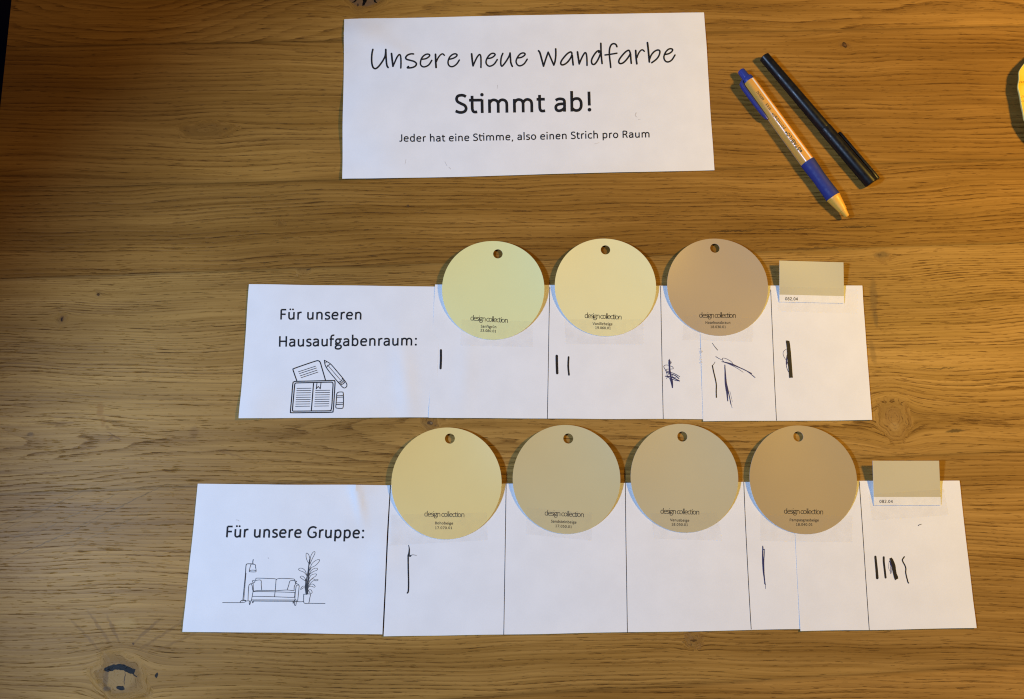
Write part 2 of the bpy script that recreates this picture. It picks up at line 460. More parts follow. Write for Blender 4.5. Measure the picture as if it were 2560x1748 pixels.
def oak_mat():
    m = new_mat("oiled_oak", rough=0.5, spec=0.10)
    b = NB(m); bs = b.n['Principled BSDF']
    g = b.node('ShaderNodeAttribute', attribute_name='grain')
    sx = b.node('ShaderNodeSeparateXYZ'); b.put(sx.inputs[0], g.outputs['Vector'])
    s, n, sd = sx.outputs
    ring = b.node('ShaderNodeAttribute', attribute_name='ring').outputs['Fac']
    M = b.math
    def field(ks, kn, off, detail=2.0, rough=0.5):
        return b.noise(b.vec(M('MULTIPLY', s, ks), M('MULTIPLY', n, kn), M('ADD', sd, off)), 1.0, detail, rough)
    tone = b.node('ShaderNodeAttribute', attribute_name='tone').outputs['Vector']
    kw = b.node('ShaderNodeAttribute', attribute_name='knot').outputs['Fac']
    wob = field(22, 190, 5.0, 4, 0.6)
    wob2 = field(3.5, 70, 15.0, 2, 0.5)
    vis = b.ramp(field(6, 130, 17.0, 2, 0.5), 0.32, 0.66, 0.25, 1.25)
    ph = M('FRACT', M('ADD', ring, M('ADD', M('MULTIPLY', M('SUBTRACT', wob, 0.5), 1.0), M('MULTIPLY', M('SUBTRACT', wob2, 0.5), 2.2))))
    early = M('POWER', M('SUBTRACT', 1.0, ph), 2.2)
    edge = b.ramp(ph, 0.0, 0.06)
    early = M('MULTIPLY', M('MULTIPLY', early, edge), vis, clamp=True)
    early = M('MULTIPLY', early, M('SUBTRACT', 1.0, M('MULTIPLY', kw, 0.2)))
    broad = field(4.5, 55, 1.0, 3, 0.55)
    fibre = field(14, 1100, 2.0, 3, 0.6)
    streak = field(9, 330, 3.0, 2, 0.5)
    porA = field(55, 1350, 7.0, 2.0, 0.55)
    porB = field(110, 1900, 8.0, 1.5, 0.5)
    bandn = field(10, 820, 11.0, 3, 0.6)
    band = b.ramp(bandn, 0.52, 0.70)
    thr = M('SUBTRACT', 0.665, M('MULTIPLY', early, 0.10))
    pA = b.ramp(porA, thr, M('ADD', thr, 0.075))
    thrb = M('SUBTRACT', 0.69, M('MULTIPLY', early, 0.14))
    pB = b.ramp(porB, thrb, M('ADD', thrb, 0.07))
    pores = M('MAXIMUM', pA, M('MULTIPLY', pB, 0.75))
    LIGHT = (0.400, 0.228, 0.058, 1); MID = (0.262, 0.138, 0.028, 1); DARK = (0.135, 0.061, 0.011, 1)
    f = M('ADD', M('ADD', M('MULTIPLY', broad, 0.50), M('MULTIPLY', streak, 0.40)), M('MULTIPLY', fibre, 0.40))
    col = b.mix(b.ramp(f, 0.45, 0.86), MID, LIGHT)
    col = b.mix(M('MULTIPLY', early, 0.60), col, DARK)
    col = b.mix(M('MULTIPLY', band, 0.34), col, DARK)
    col = b.mix(M('MULTIPLY', kw, 0.40), col, (0.185, 0.102, 0.03, 1))
    col = b.mix(M('MULTIPLY', pores, 0.80), col, (0.070, 0.030, 0.005, 1))
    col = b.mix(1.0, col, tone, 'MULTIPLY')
    patch = b.noise(b.vec(M('MULTIPLY', s, 3.2), M('MULTIPLY', n, 22.0), M('ADD', sd, 33.0)), 1.0, 3, 0.55)
    pv = b.node('ShaderNodeCombineColor'); pf = b.ramp(patch, 0.3, 0.7, 0.84, 1.15)
    b.put(pv.inputs[0], pf); b.put(pv.inputs[1], b.math('POWER', pf, 1.1)); b.put(pv.inputs[2], b.math('POWER', pf, 1.25))
    col = b.mix(1.0, col, pv.outputs[0], 'MULTIPLY')
    # knots, cracks, stains: shapes of their own in the wood
    geo = b.node('ShaderNodeTexCoord').outputs['Object']
    ps = b.node('ShaderNodeSeparateXYZ'); b.put(ps.inputs[0], geo)
    nzv = b.node('ShaderNodeTexNoise'); b.put(nzv.inputs['Vector'], geo)
    nzv.inputs['Scale'].default_value = 260; nzv.inputs['Detail'].default_value = 3
    nsep = b.node('ShaderNodeSeparateColor'); b.put(nsep.inputs[0], nzv.outputs['Color'])
    ox = M('MULTIPLY', M('SUBTRACT', nsep.outputs[0], 0.5), 0.0030)
    oy = M('MULTIPLY', M('SUBTRACT', nsep.outputs[1], 0.5), 0.0030)
    X = M('ADD', ps.outputs[0], ox); Y = M('ADD', ps.outputs[1], oy)
    def spot(col, px, py, a, bb, ang, color, amount, soft=0.5):
        p = at(px, py); a *= 1/3350.0; bb *= 1/3350.0
        ca, sa = math.cos(math.radians(ang)), math.sin(math.radians(ang))
        dx = M('SUBTRACT', X, p.x); dy = M('SUBTRACT', Y, p.y)
        u = M('DIVIDE', M('ADD', M('MULTIPLY', dx, ca), M('MULTIPLY', dy, sa)), a)
        v = M('DIVIDE', M('SUBTRACT', M('MULTIPLY', dy, ca), M('MULTIPLY', dx, sa)), bb)
        r = M('ADD', M('MULTIPLY', u, u), M('MULTIPLY', v, v))
        return b.mix(M('MULTIPLY', b.ramp(r, 1.0, max(0.0, 1.0-soft)), amount), col, (*color, 1))
    CHV = (0.17, 0.085, 0.022)
    BRN = (0.16, 0.075, 0.022); GRYB = (0.14, 0.080, 0.030); BLK = (0.006, 0.005, 0.004)
    for a in [
        # knot at the lower left
        (300, 1694, 62, 48, 0, GRYB, 0.30, 0.9), (300, 1696, 38, 30, 0, (0.33, 0.20, 0.065), 0.65, 0.5),
        (264, 1700, 7, 30, 0, GRYB, 0.7, 0.8), (268, 1722, 13, 7, 0, (0.09, 0.06, 0.035), 0.7, 0.9),
        (278, 1670, 17, 7, 17, BLK, 1.0, 0.3), (299, 1669, 20, 7, -3, BLK, 1.0, 0.3), (321, 1675, 17, 7, -20, BLK, 1.0, 0.3),
        (333, 1679, 5, 6, 0, BLK, 1.0, 0.4), (337, 1688, 9, 1.6, -50, BLK, 0.9, 0.5),
        (301, 1720, 12, 5.5, -14, BLK, 1.0, 0.4), (311, 1697, 1.4, 18, 4, (0.06, 0.035, 0.02), 0.9, 0.6),
        (391, 1689, 3.5, 7, 0, BLK, 0.95, 0.5), (335, 1607, 4, 3, 0, (0.07, 0.035, 0.012), 0.9, 0.7),
        (284, 1576, 48, 5, -58, CHV, 0.6, 1.0), (250, 1572, 68, 5, -50, CHV, 0.5, 1.0), (370, 1575, 54, 5, 43, CHV, 0.6, 1.0), (402, 1590, 75, 5, 33, CHV, 0.5, 1.0),
        (215, 1590, 80, 4.5, -42, CHV, 0.45, 1.0), (440, 1605, 80, 4.5, 25, CHV, 0.4, 1.0), (315, 1560, 34, 16, 0, (0.42, 0.26, 0.075), 0.4, 0.9),
        # knot at the top
        (912, -8, 48, 32, 0, (0.16, 0.095, 0.05), 0.8, 0.35), (912, 0, 6, 21, -12, BLK, 1.0, 0.4),
        (888, 3, 12, 2.6, 38, BLK, 1.0, 0.5), (938, 3, 10, 2.4, -50, BLK, 1.0, 0.5), (894, 12, 3, 5, -20, (0.05, 0.03, 0.02), 0.9, 0.6),
        # small ones
        (2111, 113, 7.5, 10, 10, (0.035, 0.02, 0.01), 1.0, 0.5), (2112, 113, 2, 4, 10, (0.2, 0.12, 0.06), 0.7, 0.7),
        (2111, 113, 20, 6, 0, BRN, 0.45, 0.9),
        (155, 798, 7, 10, -8, BRN, 0.8, 0.8), (155, 799, 2.6, 7, -10, BLK, 0.9, 0.6),
        (246, 736, 5, 4, -20, (0.06, 0.03, 0.01), 0.9, 0.7), (76, 1086, 12, 6, 0, GRYB, 0.7, 0.95), (1020, 514, 3.5, 3.5, 0, (0.09, 0.045, 0.015), 0.9, 0.7),
        (1075, 1057, 9, 6, 0, (0.06, 0.04, 0.025), 0.85, 0.7), (1078, 1056, 4, 2.5, 0, (0.26, 0.19, 0.11), 0.8, 0.7),
        (1734, 1602, 9, 4, 4, (0.07, 0.035, 0.012), 0.85, 0.8), (771, 674, 7, 2.2, 5, (0.06, 0.035, 0.015), 0.9, 0.7),
        # round swirl and dark bands on the right
        (2232, 1046, 26, 34, -10, (0.30, 0.165, 0.05), 0.5, 0.7), (2237, 1066, 15, 12, 0, (0.40, 0.25, 0.085), 0.5, 0.8),
        (2387, 1078, 28, 5, 5, (0.075, 0.045, 0.018), 0.85, 0.9), (2205, 637, 26, 10, 4, (0.13, 0.08, 0.03), 0.6, 0.9),
        (2184, 745, 12, 70, -4, GRYB, 0.62, 0.95), (2190, 800, 7, 28, 0, (0.10, 0.06, 0.028), 0.5, 0.9), (2182, 880, 9, 40, 5, GRYB, 0.4, 0.9),
        (1830, 578, 70, 2.6, 1.5, (0.06, 0.03, 0.01), 0.85, 0.7), (1985, 573, 75, 2.6, 2, (0.06, 0.03, 0.01), 0.7, 0.7),
        (2140, 568, 62, 2.4, 2, (0.06, 0.03, 0.01), 0.8, 0.7), (2035, 621, 110, 3.0, 3, (0.09, 0.045, 0.014), 0.7, 0.8),
        (2350, 921, 60, 2.2, 3, (0.09, 0.045, 0.014), 0.7, 0.8), (1945, 402, 120, 1.5, 1, (0.10, 0.05, 0.015), 0.4, 0.8),
        # honey-coloured drip stain on the left
        (250, 1025, 11, 24, 3, (0.27, 0.12, 0.018), 0.55, 0.9), (258, 1054, 8, 18, 6, (0.27, 0.12, 0.018), 0.5, 0.9), (268, 1068, 8, 5, 0, (0.2, 0.09, 0.015), 0.5, 0.9),
        (285, 1090, 30, 2.5, -24, BRN, 0.6, 0.8), (275, 1098, 14, 4, 40, BRN, 0.55, 0.9), (215, 1122, 40, 4, 9, BRN, 0.45, 0.9),
        (485, 1082, 14, 22, 0, BRN, 0.35, 0.95), (160, 1056, 40, 4, 2, BRN, 0.4, 0.9),
        (575, 1135, 55, 3, -14, BRN, 0.4, 0.9),
        # rays crossing the quarter-sawn board
        (120, 1270, 190, 1.5, 27, (0.16, 0.10, 0.035), 0.55, 0.9), (200, 1280, 180, 1.5, 27, (0.16, 0.10, 0.035), 0.55, 0.9),
        (310, 1262, 150, 1.6, 26, (0.13, 0.08, 0.028), 0.65, 0.9), (70, 1330, 120, 1.4, 25, (0.16, 0.10, 0.035), 0.5, 0.9),
        (130, 1350, 150, 1.5, 24, (0.13, 0.08, 0.028), 0.6, 0.9), (260, 1330, 170, 1.4, 26, (0.16, 0.10, 0.035), 0.5, 0.9),
        (30, 1300, 60, 1.5, 27, (0.16, 0.10, 0.035), 0.5, 0.9),
        (405, 1335, 22, 30, 0, (0.30, 0.17, 0.05), 0.35, 0.95),
    ]:
        col = spot(col, *a)
    b.put(bs.inputs['Base Color'], col)
    b.put(bs.inputs['Roughness'], b.ramp(M('ADD', M('MULTIPLY', broad, 0.5), M('MULTIPLY', pores, 0.4)), 0.1, 0.8, 0.42, 0.62))
    hgt = M('SUBTRACT', M('MULTIPLY', fibre, 0.30), M('ADD', M('MULTIPLY', pores, 0.9), M('MULTIPLY', early, 0.25)))
    bp = b.node('ShaderNodeBump'); bp.inputs['Strength'].default_value = 0.55
    bp.inputs['Distance'].default_value = 0.0004
    b.put(bp.inputs['Height'], hgt); b.put(bs.inputs['Normal'], bp.outputs[0])
    return m

table = build_table()
table.data.materials.append(oak_mat())
tag(table, "knotty brown oak table top of wide glued boards with dark left edge", "table", kind='structure')

M_FLOOR = new_mat("dark_floor", (0.010, 0.010, 0.012), 0.7, 0.2)
_nb = NB(M_FLOOR)
_p = _nb.node('ShaderNodeTexCoord').outputs['Object']
_nb.put(_nb.n['Principled BSDF'].inputs['Base Color'], _nb.mix(_nb.noise(_p, 6, 3), (0.006, 0.006, 0.008, 1), (0.016, 0.014, 0.013, 1)))
fl = mesh_obj("floor", [(-3, -3, -0.74), (3, -3, -0.74), (3, 3, -0.74), (-3, 3, -0.74)], [(0, 1, 2, 3)], M_FLOOR)
tag(fl, kind='structure')

# ------------------------------------------------------------------ sheets of paper
SURFACES = []       # (contains(x, y), z(x, y)) used by the tape to lie on whatever is below
class Sheet:
    def __init__(self, corners, base, bumps=(), wander=0.00012, seed=0.0, ragged=0.00022, gain=1.0):
        self.c = corners; self.base = base; self.seed = seed
        self.wander = wander; self.ragged = ragged
        self.b = []
        for (px, py, rx, ry, amp, ang) in bumps:
            amp *= gain
            p = at(px, py)
            self.b.append((p.x, p.y, rx/3350.0, ry/3350.0, amp/1000.0, math.cos(math.radians(ang)), math.sin(math.radians(ang))))
    def zof(self, x, y):
        z = self.base + self.wander*(1 + noise.noise(Vector((x*22, y*22, self.seed))))
        for (bx, by, rx, ry, amp, ca, sa) in self.b:
            dx, dy = x-bx, y-by
            u = (dx*ca+dy*sa)/rx; v = (-dx*sa+dy*ca)/ry
            z += amp*math.exp(-(u*u+v*v))
        return z
    def map(self, px, py, lift):
        p = at(px, py, self.base)
        return (p.x, p.y, self.zof(p.x, p.y)+lift)
    def inside(self, x, y):
        q = [at(*c, self.base) for c in self.c]
        s = None
        for i in range(4):
            a, b2 = q[i], q[(i+1) % 4]
            cr = (b2.x-a.x)*(y-a.y)-(b2.y-a.y)*(x-a.x)
            if s is None: s = cr > 0
            elif (cr > 0) != s: return False
        return True
    def build(self, name, mat, parent=None):
        q = [at(*c, self.base) for c in self.c]      # TL TR BR BL
        nu = max(4, int((q[1]-q[0]).length/0.0026)); nv = max(4, int((q[3]-q[0]).length/0.0026))
        vs = []
        for j in range(nv+1):
            tv = j/nv
            for i in range(nu+1):
                tu = i/nu
                p = (q[0]*(1-tu)+q[1]*tu)*(1-tv) + (q[3]*(1-tu)+q[2]*tu)*tv
                # scissor-cut edges are not perfectly straight
                k = self.ragged
                ex = noise.noise(Vector((p.y*28, self.seed+3.1, 0)))*k*((1-tu)**8 - tu**8)
                ey = noise.noise(Vector((p.x*22, self.seed+8.7, 0)))*k*((1-tv)**8 - tv**8)*1.6
                x, y = p.x+ex, p.y+ey
                vs.append((x, y, self.zof(x, y)))
        fs = []
        w = nu+1
        for j in range(nv):
            for i in range(nu):
                a = j*w+i
                fs.append((a, a+w, a+w+1, a+1))
        # edge thickness
        loop = [i for i in range(w)] + [j*w+nu for j in range(1, nv+1)] + [nv*w+i for i in range(nu-1, -1, -1)] + [j*w for j in range(nv-1, 0, -1)]
        b0 = len(vs)
        vs += [(vs[i][0], vs[i][1], vs[i][2]-0.00011) for i in loop]
        n = len(loop)
        fs += [(loop[i], loop[(i+1) % n], b0+(i+1) % n, b0+i) for i in range(n)]
        o = mesh_obj(name, vs, fs, mat, parent, smooth=False)
        smooth_by_angle(o)
        SURFACES.append((self.inside, self.zof))
        return o

# --- title sheet
S_T = Sheet([(861, 49), (1760, 31.5), (1786, 426.5), (857, 450)], 0.0004,
            [(900, 85, 60, 40, 0.9, 10), (870, 300, 110, 70, 1.0, 35), (960, 400, 90, 90, 0.8, -20), (1020, 250, 160, 90, 0.6, 20),
             (1750, 120, 120, 60, 0.4, 0), (1500, 440, 260, 24, 0.5, 0), (1300, 40, 300, 24, 0.4, 0), (857, 450, 60, 40, 0.7, 0), (985, 130, 70, 30, 0.5, -30)], seed=1.0, gain=2.3)
title = S_T.build("paper_sign", M_PAPER)
tag(title, 'white paper sign headed "Unsere neue Wandfarbe", lying above both voting strips', "paper sign")
k = 1/9.6833
cA, cB = crop(920, 100, k), crop(1160, 100, k)
k2 = 1/11.62
cC, cD = crop(1330, 100, k2), crop(1500, 90, k2)
ink = Ink()
HW = [
 (cA, 3.5, [(122, 245), (100, 330), (90, 440), (95, 570), (125, 670), (180, 705), (250, 660), (330, 560), (400, 450), (425, 380), (437, 255)]),
 (cA, 3.6, [(437, 255), (440, 400), (450, 560), (465, 640), (490, 680)]),
 (cA, 3.8, [(575, 355), (590, 500), (608, 650)]),
 (cA, 3.2, [(608, 650), (650, 560), (710, 440), (765, 380), (795, 420), (803, 550), (798, 695)]),
 (cA, 3.4, [(1105, 355), (1040, 355), (960, 390), (918, 450), (940, 490), (1030, 515), (1120, 540), (1175, 590), (1150, 650), (1080, 685), (1000, 695), (955, 690), (985, 662)]),
 (cA, 3.2, [(1310, 480), (1400, 465), (1470, 420), (1495, 375), (1450, 350), (1380, 370), (1310, 440), (1275, 540), (1280, 620), (1330, 665), (1400, 660), (1480, 610), (1545, 505)]),
 (cA, 3.8, [(1635, 355), (1640, 520), (1650, 680)]),
 (cA, 3.0, [(1655, 540), (1700, 440), (1760, 365), (1810, 345), (1850, 380)]),
 (cA, 3.2, [(1980, 475), (2070, 450), (2140, 405), (2155, 365), (2110, 342), (2040, 365), (1975, 430), (1940, 530), (1950, 610), (2000, 655), (2070, 650), (2150, 590), (2212, 495)]),
 (cB, 3.8, [(185, 345), (200, 500), (220, 635)]),
 (cB, 3.2, [(220, 635), (265, 530), (320, 420), (375, 360), (405, 400), (412, 540), (410, 675)]),
 (cB, 3.2, [(570, 455), (660, 440), (730, 395), (752, 355), (710, 328), (640, 350), (570, 430), (535, 520), (545, 590), (600, 640), (670, 630), (740, 580), (805, 480)]),
 (cB, 3.3, [(940, 330), (905, 420), (890, 530), (895, 610), (920, 640), (970, 590), (1040, 490), (1095, 390), (1115, 320)]),
 (cB, 3.5, [(1115, 320), (1125, 450), (1135, 560), (1170, 645)]),
 (cB, 3.2, [(1300, 440), (1390, 425), (1460, 380), (1478, 340), (1435, 318), (1365, 340), (1300, 415), (1262, 510), (1275, 580), (1325, 628), (1395, 620), (1465, 570), (1530, 470)]),
 (cC, 3.7, [(190, 320), (230, 380), (280, 560), (335, 765)]),
 (cC, 3.4, [(335, 765), (400, 560), (470, 360)]),
 (cC, 3.4, [(470, 360), (550, 545), (632, 735)]),
 (cC, 3.5, [(632, 735), (670, 620), (690, 450), (688, 265)]),
 (cC, 3.4, [(1160, 420), (1150, 370), (1105, 358), (1020, 410), (920, 520), (850, 620), (835, 690), (870, 730), (950, 710), (1040, 640), (1120, 530), (1160, 440)]),
 (cC, 3.6, [(1170, 460), (1180, 600), (1195, 730)]),
 (cC, 3.8, [(1320, 355), (1345, 530), (1372, 700)]),
 (cC, 3.3, [(1372, 700), (1430, 560), (1490, 440), (1545, 375), (1580, 430), (1595, 580), (1597, 745)]),
 (cC, 3.4, [(1940, 370), (1950, 320), (1880, 345), (1790, 460), (1730, 590), (1740, 690), (1790, 720), (1850, 680), (1920, 570), (1975, 440), (1998, 350)]),
 (cC, 3.6, [(1998, 105), (2005, 350), (2020, 560), (2035, 690)]),
 (cD, 3.4, [(490, 320), (465, 260), (400, 230), (330, 260), (285, 350), (270, 470), (275, 600), (295, 770), (310, 920)]),
 (cD, 3.2, [(145, 560), (300, 540), (490, 508)]),
 (cD, 3.4, [(870, 490), (850, 435), (810, 428), (730, 480), (630, 590), (560, 690), (545, 770), (590, 810), (680, 780), (780, 680), (860, 560), (880, 500)]),
 (cD, 3.5, [(885, 530), (895, 680), (908, 800)]),
 (cD, 3.7, [(1035, 430), (1045, 620), (1068, 815)]),
 (cD, 3.0, [(1070, 640), (1110, 530), (1170, 440), (1230, 412), (1285, 455)]),
 (cD, 3.8, [(1375, 205), (1400, 420), (1432, 760)]),
 (cD, 3.3, [(1440, 680), (1490, 560), (1580, 460), (1680, 420), (1735, 460), (1710, 580), (1630, 690), (1500, 785)]),
 (cD, 3.2, [(1890, 550), (1990, 530), (2070, 480), (2105, 420), (2060, 388), (1980, 405), (1900, 490), (1855, 600), (1865, 690), (1920, 755), (2000, 760), (2090, 700), (2172, 570)]),
]
for c, w, p in HW: ink.curve(c(p), w*1.24)
ink.build("lettering", M_INK, S_T.map, title)
ink = Ink(); text(ink, "Stimmt ab!", (1139.5, 284.5), (1483.5, 278.5), 74.5, 0.096)
ink.build("lettering", M_INK, S_T.map, title)
ink = Ink(); text(ink, "Jeder hat eine Stimme, also einen Strich pro Raum", (1000.5, 356.6), (1625, 344), 28.6, 0.100)
ink.build("lettering", M_INK, S_T.map, title)
cT = crop(840, 0, 1/2.324)
def smudge(surf, parent, pts, w, w2=None):
    ink = Ink(); ink.line(catmull(pts), w, w2, caps=False); ink.build("smudge", M_STAIN, surf, parent)
for p, a, b2 in (([(1745, 655), (1738, 670), (1748, 682)], 2.4, 1.2), ([(1755, 694), (1768, 697)], 1.4, 0.9), ([(632, 940), (645, 965)], 0.9, 0.7),
                 ([(655, 972), (668, 985)], 1.5, 0.9), ([(402, 960), (408, 930)], 0.8, 0.8), ([(938, 495), (940, 515)], 0.9, 0.8), ([(1500, 838), (1530, 830)], 1.3, 0.7)):
    smudge(S_T.map, title, cT(p), a, b2)

# --- left cards
S_L1 = Sheet([(623.3, 711.2), (1104, 716.7), (1088, 1044), (599, 1046.7)], 0.0004,
             [(1015, 960, 24, 110, 0.55, 8), (625, 1035, 70, 50, 1.0, 30), (900, 900, 200, 120, 0.4, 0), (890, 1050, 120, 22, 0.5, 0), (680, 740, 100, 80, 0.4, 0)], seed=2.0, gain=2.3)
lab1 = S_L1.build("paper_label", M_PAPER)
tag(lab1, 'white paper card reading "Für unseren Hausaufgabenraum:" above a drawing of book and pencil', "paper card", "paper cards left of the voting strips")
cF = crop(690, 760, 370/2324)
ink = Ink(); text(ink, "Für unseren", cF([(68, 250)])[0], cF([(1352, 250)])[0], 41.5, 0.098, slant=0.03)
ink.build("lettering", M_INK, S_L1.map, lab1)
ink = Ink(); text(ink, "Hausaufgabenraum:", cF([(45, 675)])[0], cF([(2222, 658)])[0], 41.5, 0.098, slant=0.03)
ink.build("lettering", M_INK, S_L1.map, lab1)
d = crop(715, 890, 170/1741)
ink = Ink()
WB = 2.7; WT = 1.6
ink.curve(d([(285, 650), (240, 520), (195, 390), (185, 350), (215, 325), (500, 225), (760, 140), (830, 130), (880, 165), (920, 290), (970, 460), (1020, 635)]), WB)
for a in ([(325, 410), (765, 268)], [(350, 456), (787, 315)], [(368, 515), (802, 370)], [(392, 562), (825, 420)]): ink.line(d(a), WT)
ink.curve(d([(250, 655), (205, 670), (180, 720), (150, 1080), (122, 1380), (125, 1440), (165, 1458), (660, 1452), (1160, 1446), (1210, 1410), (1225, 1270), (1245, 960), (1262, 700), (1250, 650), (1200, 635), (700, 645), (250, 655)]), WB)
ink.curve(d([(270, 695), (235, 715), (222, 800), (195, 1100), (172, 1370), (185, 1412), (230, 1416), (660, 1412), (1110, 1408), (1160, 1380), (1180, 1250), (1200, 900), (1210, 730), (1190, 685), (1130, 676), (700, 685), (270, 695)]), WB)
ink.line(d([(712, 690), (652, 1410)]), WB)
ink.angled(d([(800, 690), (778, 850), (832, 785), (884, 848), (902, 686)]), 2.0)
for i in range(9):
    y = 835+i*57.3; ink.line(d([(285-i*4.6, y), (647-i*4.4, y-5)]), WT)
for i in range(8):
    y = 887+i*57.3; ink.line(d([(765-i*4.6, y), (1128-i*4.6, y-5)]), WT)
ink.curve(d([(990, 118), (1060, 155), (1140, 205), (1230, 300), (1330, 420), (1440, 550), (1510, 640), (1560, 720), (1562, 780), (1520, 822), (1470, 815), (1400, 745), (1250, 570), (1110, 400), (1040, 300), (1005, 220), (990, 118)]), 2.1)
ink.curve(d([(1140, 205), (1120, 235), (1080, 245), (1070, 270), (1045, 295)]), 2.0); ink.line(d([(1090, 260), (1400, 620)]), 1.3)
ink.curve(d([(1040, 160), (1025, 185), (1003, 185)]), 1.6)
ink.curve(d([(1448, 570), (1445, 610), (1400, 660), (1345, 675)]), 2.0); ink.curve(d([(1478, 605), (1470, 640), (1420, 685), (1372, 700)]), 1.3)
ink.curve(d([(1498, 625), (1480, 665), (1440, 700), (1390, 715)]), 1.3); ink.curve(d([(1520, 650), (1500, 690), (1460, 725), (1400, 742)]), 2.0)
ink.curve(d([(1320, 950), (1360, 930), (1440, 928), (1468, 945), (1475, 1040), (1476, 1180), (1468, 1310), (1440, 1345), (1320, 1342), (1282, 1320), (1285, 1240), (1300, 1050), (1305, 980), (1320, 950)]), 2.1)
for a, w in (([(1302, 1025), (1472, 1020)], 2.0), ([(1302, 1065), (1472, 1058)], 1.6), ([(1290, 1205), (1474, 1195)], 1.5), ([(1285, 1250), (1472, 1238)], 2.1)): ink.line(d(a), w)
ink.build("drawing", M_INK, S_L1.map, lab1)

S_L2 = Sheet([(494.9, 1209.7), (975, 1213.3), (956.2, 1586), (457.2, 1579)], 0.0004,
             [(895, 1240, 9, 55, 0.9, 14), (905, 1222, 30, 18, 0.6, 0), (880, 1300, 60, 70, 0.5, 20), (965, 1400, 40, 120, 0.8, 0), (520, 1560, 120, 40, 0.5, 0), (700, 1300, 200, 120, 0.4, 30)], seed=3.0, gain=1.9)
lab2 = S_L2.build("paper_label", M_PAPER)
tag(lab2, 'white paper card reading "Für unsere Gruppe:" above a line drawing of a sofa', "paper card", "paper cards left of the voting strips")
cG = crop(440, 1180, 560/2020)
ink = Ink(); text(ink, "Für unsere Gruppe:", cG([(452, 590)])[0], cG([(1702, 598)])[0], 46.0, 0.098, slant=0.06)
ink.build("lettering", M_INK, S_L2.map, lab2)
d = crop(550, 1370, 280/2324)
ink = Ink(); w = 1.5
def C(p, ww=w): ink.curve(d(p), ww)
C([(60, 1132), (240, 1134), (420, 1134)]); C([(420, 1134), (440, 1095), (480, 1080), (530, 1085), (545, 1105), (510, 1125), (420, 1134)]); C([(460, 1100), (500, 1090), (545, 1098), (660, 1098)])
C([(480, 1075), (515, 720), (535, 520), (545, 380), (560, 335), (620, 328), (700, 330)], 1.9); C([(500, 1075), (530, 720), (548, 520)], 1.0)
C([(697, 240), (688, 285), (690, 330)], 2.0); C([(650, 335), (625, 420), (612, 485), (650, 495), (720, 497), (755, 485), (745, 400), (735, 345), (650, 335)]); C([(612, 480), (650, 462), (710, 460), (755, 475)])
C([(745, 655), (755, 630), (800, 625), (1000, 632), (1150, 640), (1172, 660)]); C([(1172, 660), (1200, 640), (1300, 630), (1500, 640), (1545, 650), (1560, 690)])
C([(1168, 650), (1155, 830), (1135, 1005)]); C([(735, 675), (850, 668), (860, 760), (870, 875)]); C([(735, 675), (710, 720), (625, 750), (600, 800), (590, 950), (585, 1095)])
C([(690, 720), (680, 680), (720, 670)]); C([(640, 745), (670, 780), (680, 860), (690, 890)]); C([(690, 735), (695, 810), (700, 890)])
C([(685, 905), (760, 885), (900, 880), (1145, 885)]); C([(690, 905), (900, 905), (1140, 910), (1550, 922)]); C([(1150, 890), (1250, 880), (1400, 872), (1540, 888)])
C([(690, 905), (672, 1000), (655, 1095)]); C([(672, 1003), (900, 1005), (1140, 1012), (1500, 1025), (1548, 1010), (1555, 925)])
C([(660, 1078), (900, 1078), (1300, 1080), (1560, 1080)], 1.8); C([(690, 1100), (1000, 1103), (1400, 1105), (1610, 1110)], 1.8)
C([(1400, 865), (1430, 770), (1465, 680), (1590, 690), (1575, 725), (1640, 770), (1640, 850), (1625, 1000), (1612, 1105)]); C([(1560, 690), (1570, 740), (1545, 800), (1540, 890)])
C([(1640, 770), (1590, 780), (1575, 850), (1565, 930), (1555, 1095)])
C([(615, 1100), (612, 1140), (620, 1178), (640, 1120), (645, 1100)]); C([(680, 1105), (680, 1140), (705, 1110)]); C([(1515, 1110), (1522, 1150), (1535, 1110)]); C([(1552, 1095), (1550, 1180), (1575, 1185), (1585, 1100), (1570, 1072), (1545, 1090)])
C([(1610, 1112), (1680, 1117), (1735, 1108)]); C([(1740, 960), (1738, 1060), (1742, 1130), (1770, 1150), (1840, 1145), (1862, 1050), (1875, 960), (1800, 958), (1740, 960)]); C([(1840, 1148), (2000, 1150), (2180, 1152)])
for q in ([(1790, 960), (1790, 800), (1800, 650), (1830, 500), (1850, 340), (1865, 240)], [(1805, 960), (1815, 760), (1840, 560), (1850, 400)], [(1820, 950), (1830, 740), (1850, 520)]): C(q, 2.6)
C([(1785, 950), (1770, 820), (1780, 700), (1770, 640)], 1.5)
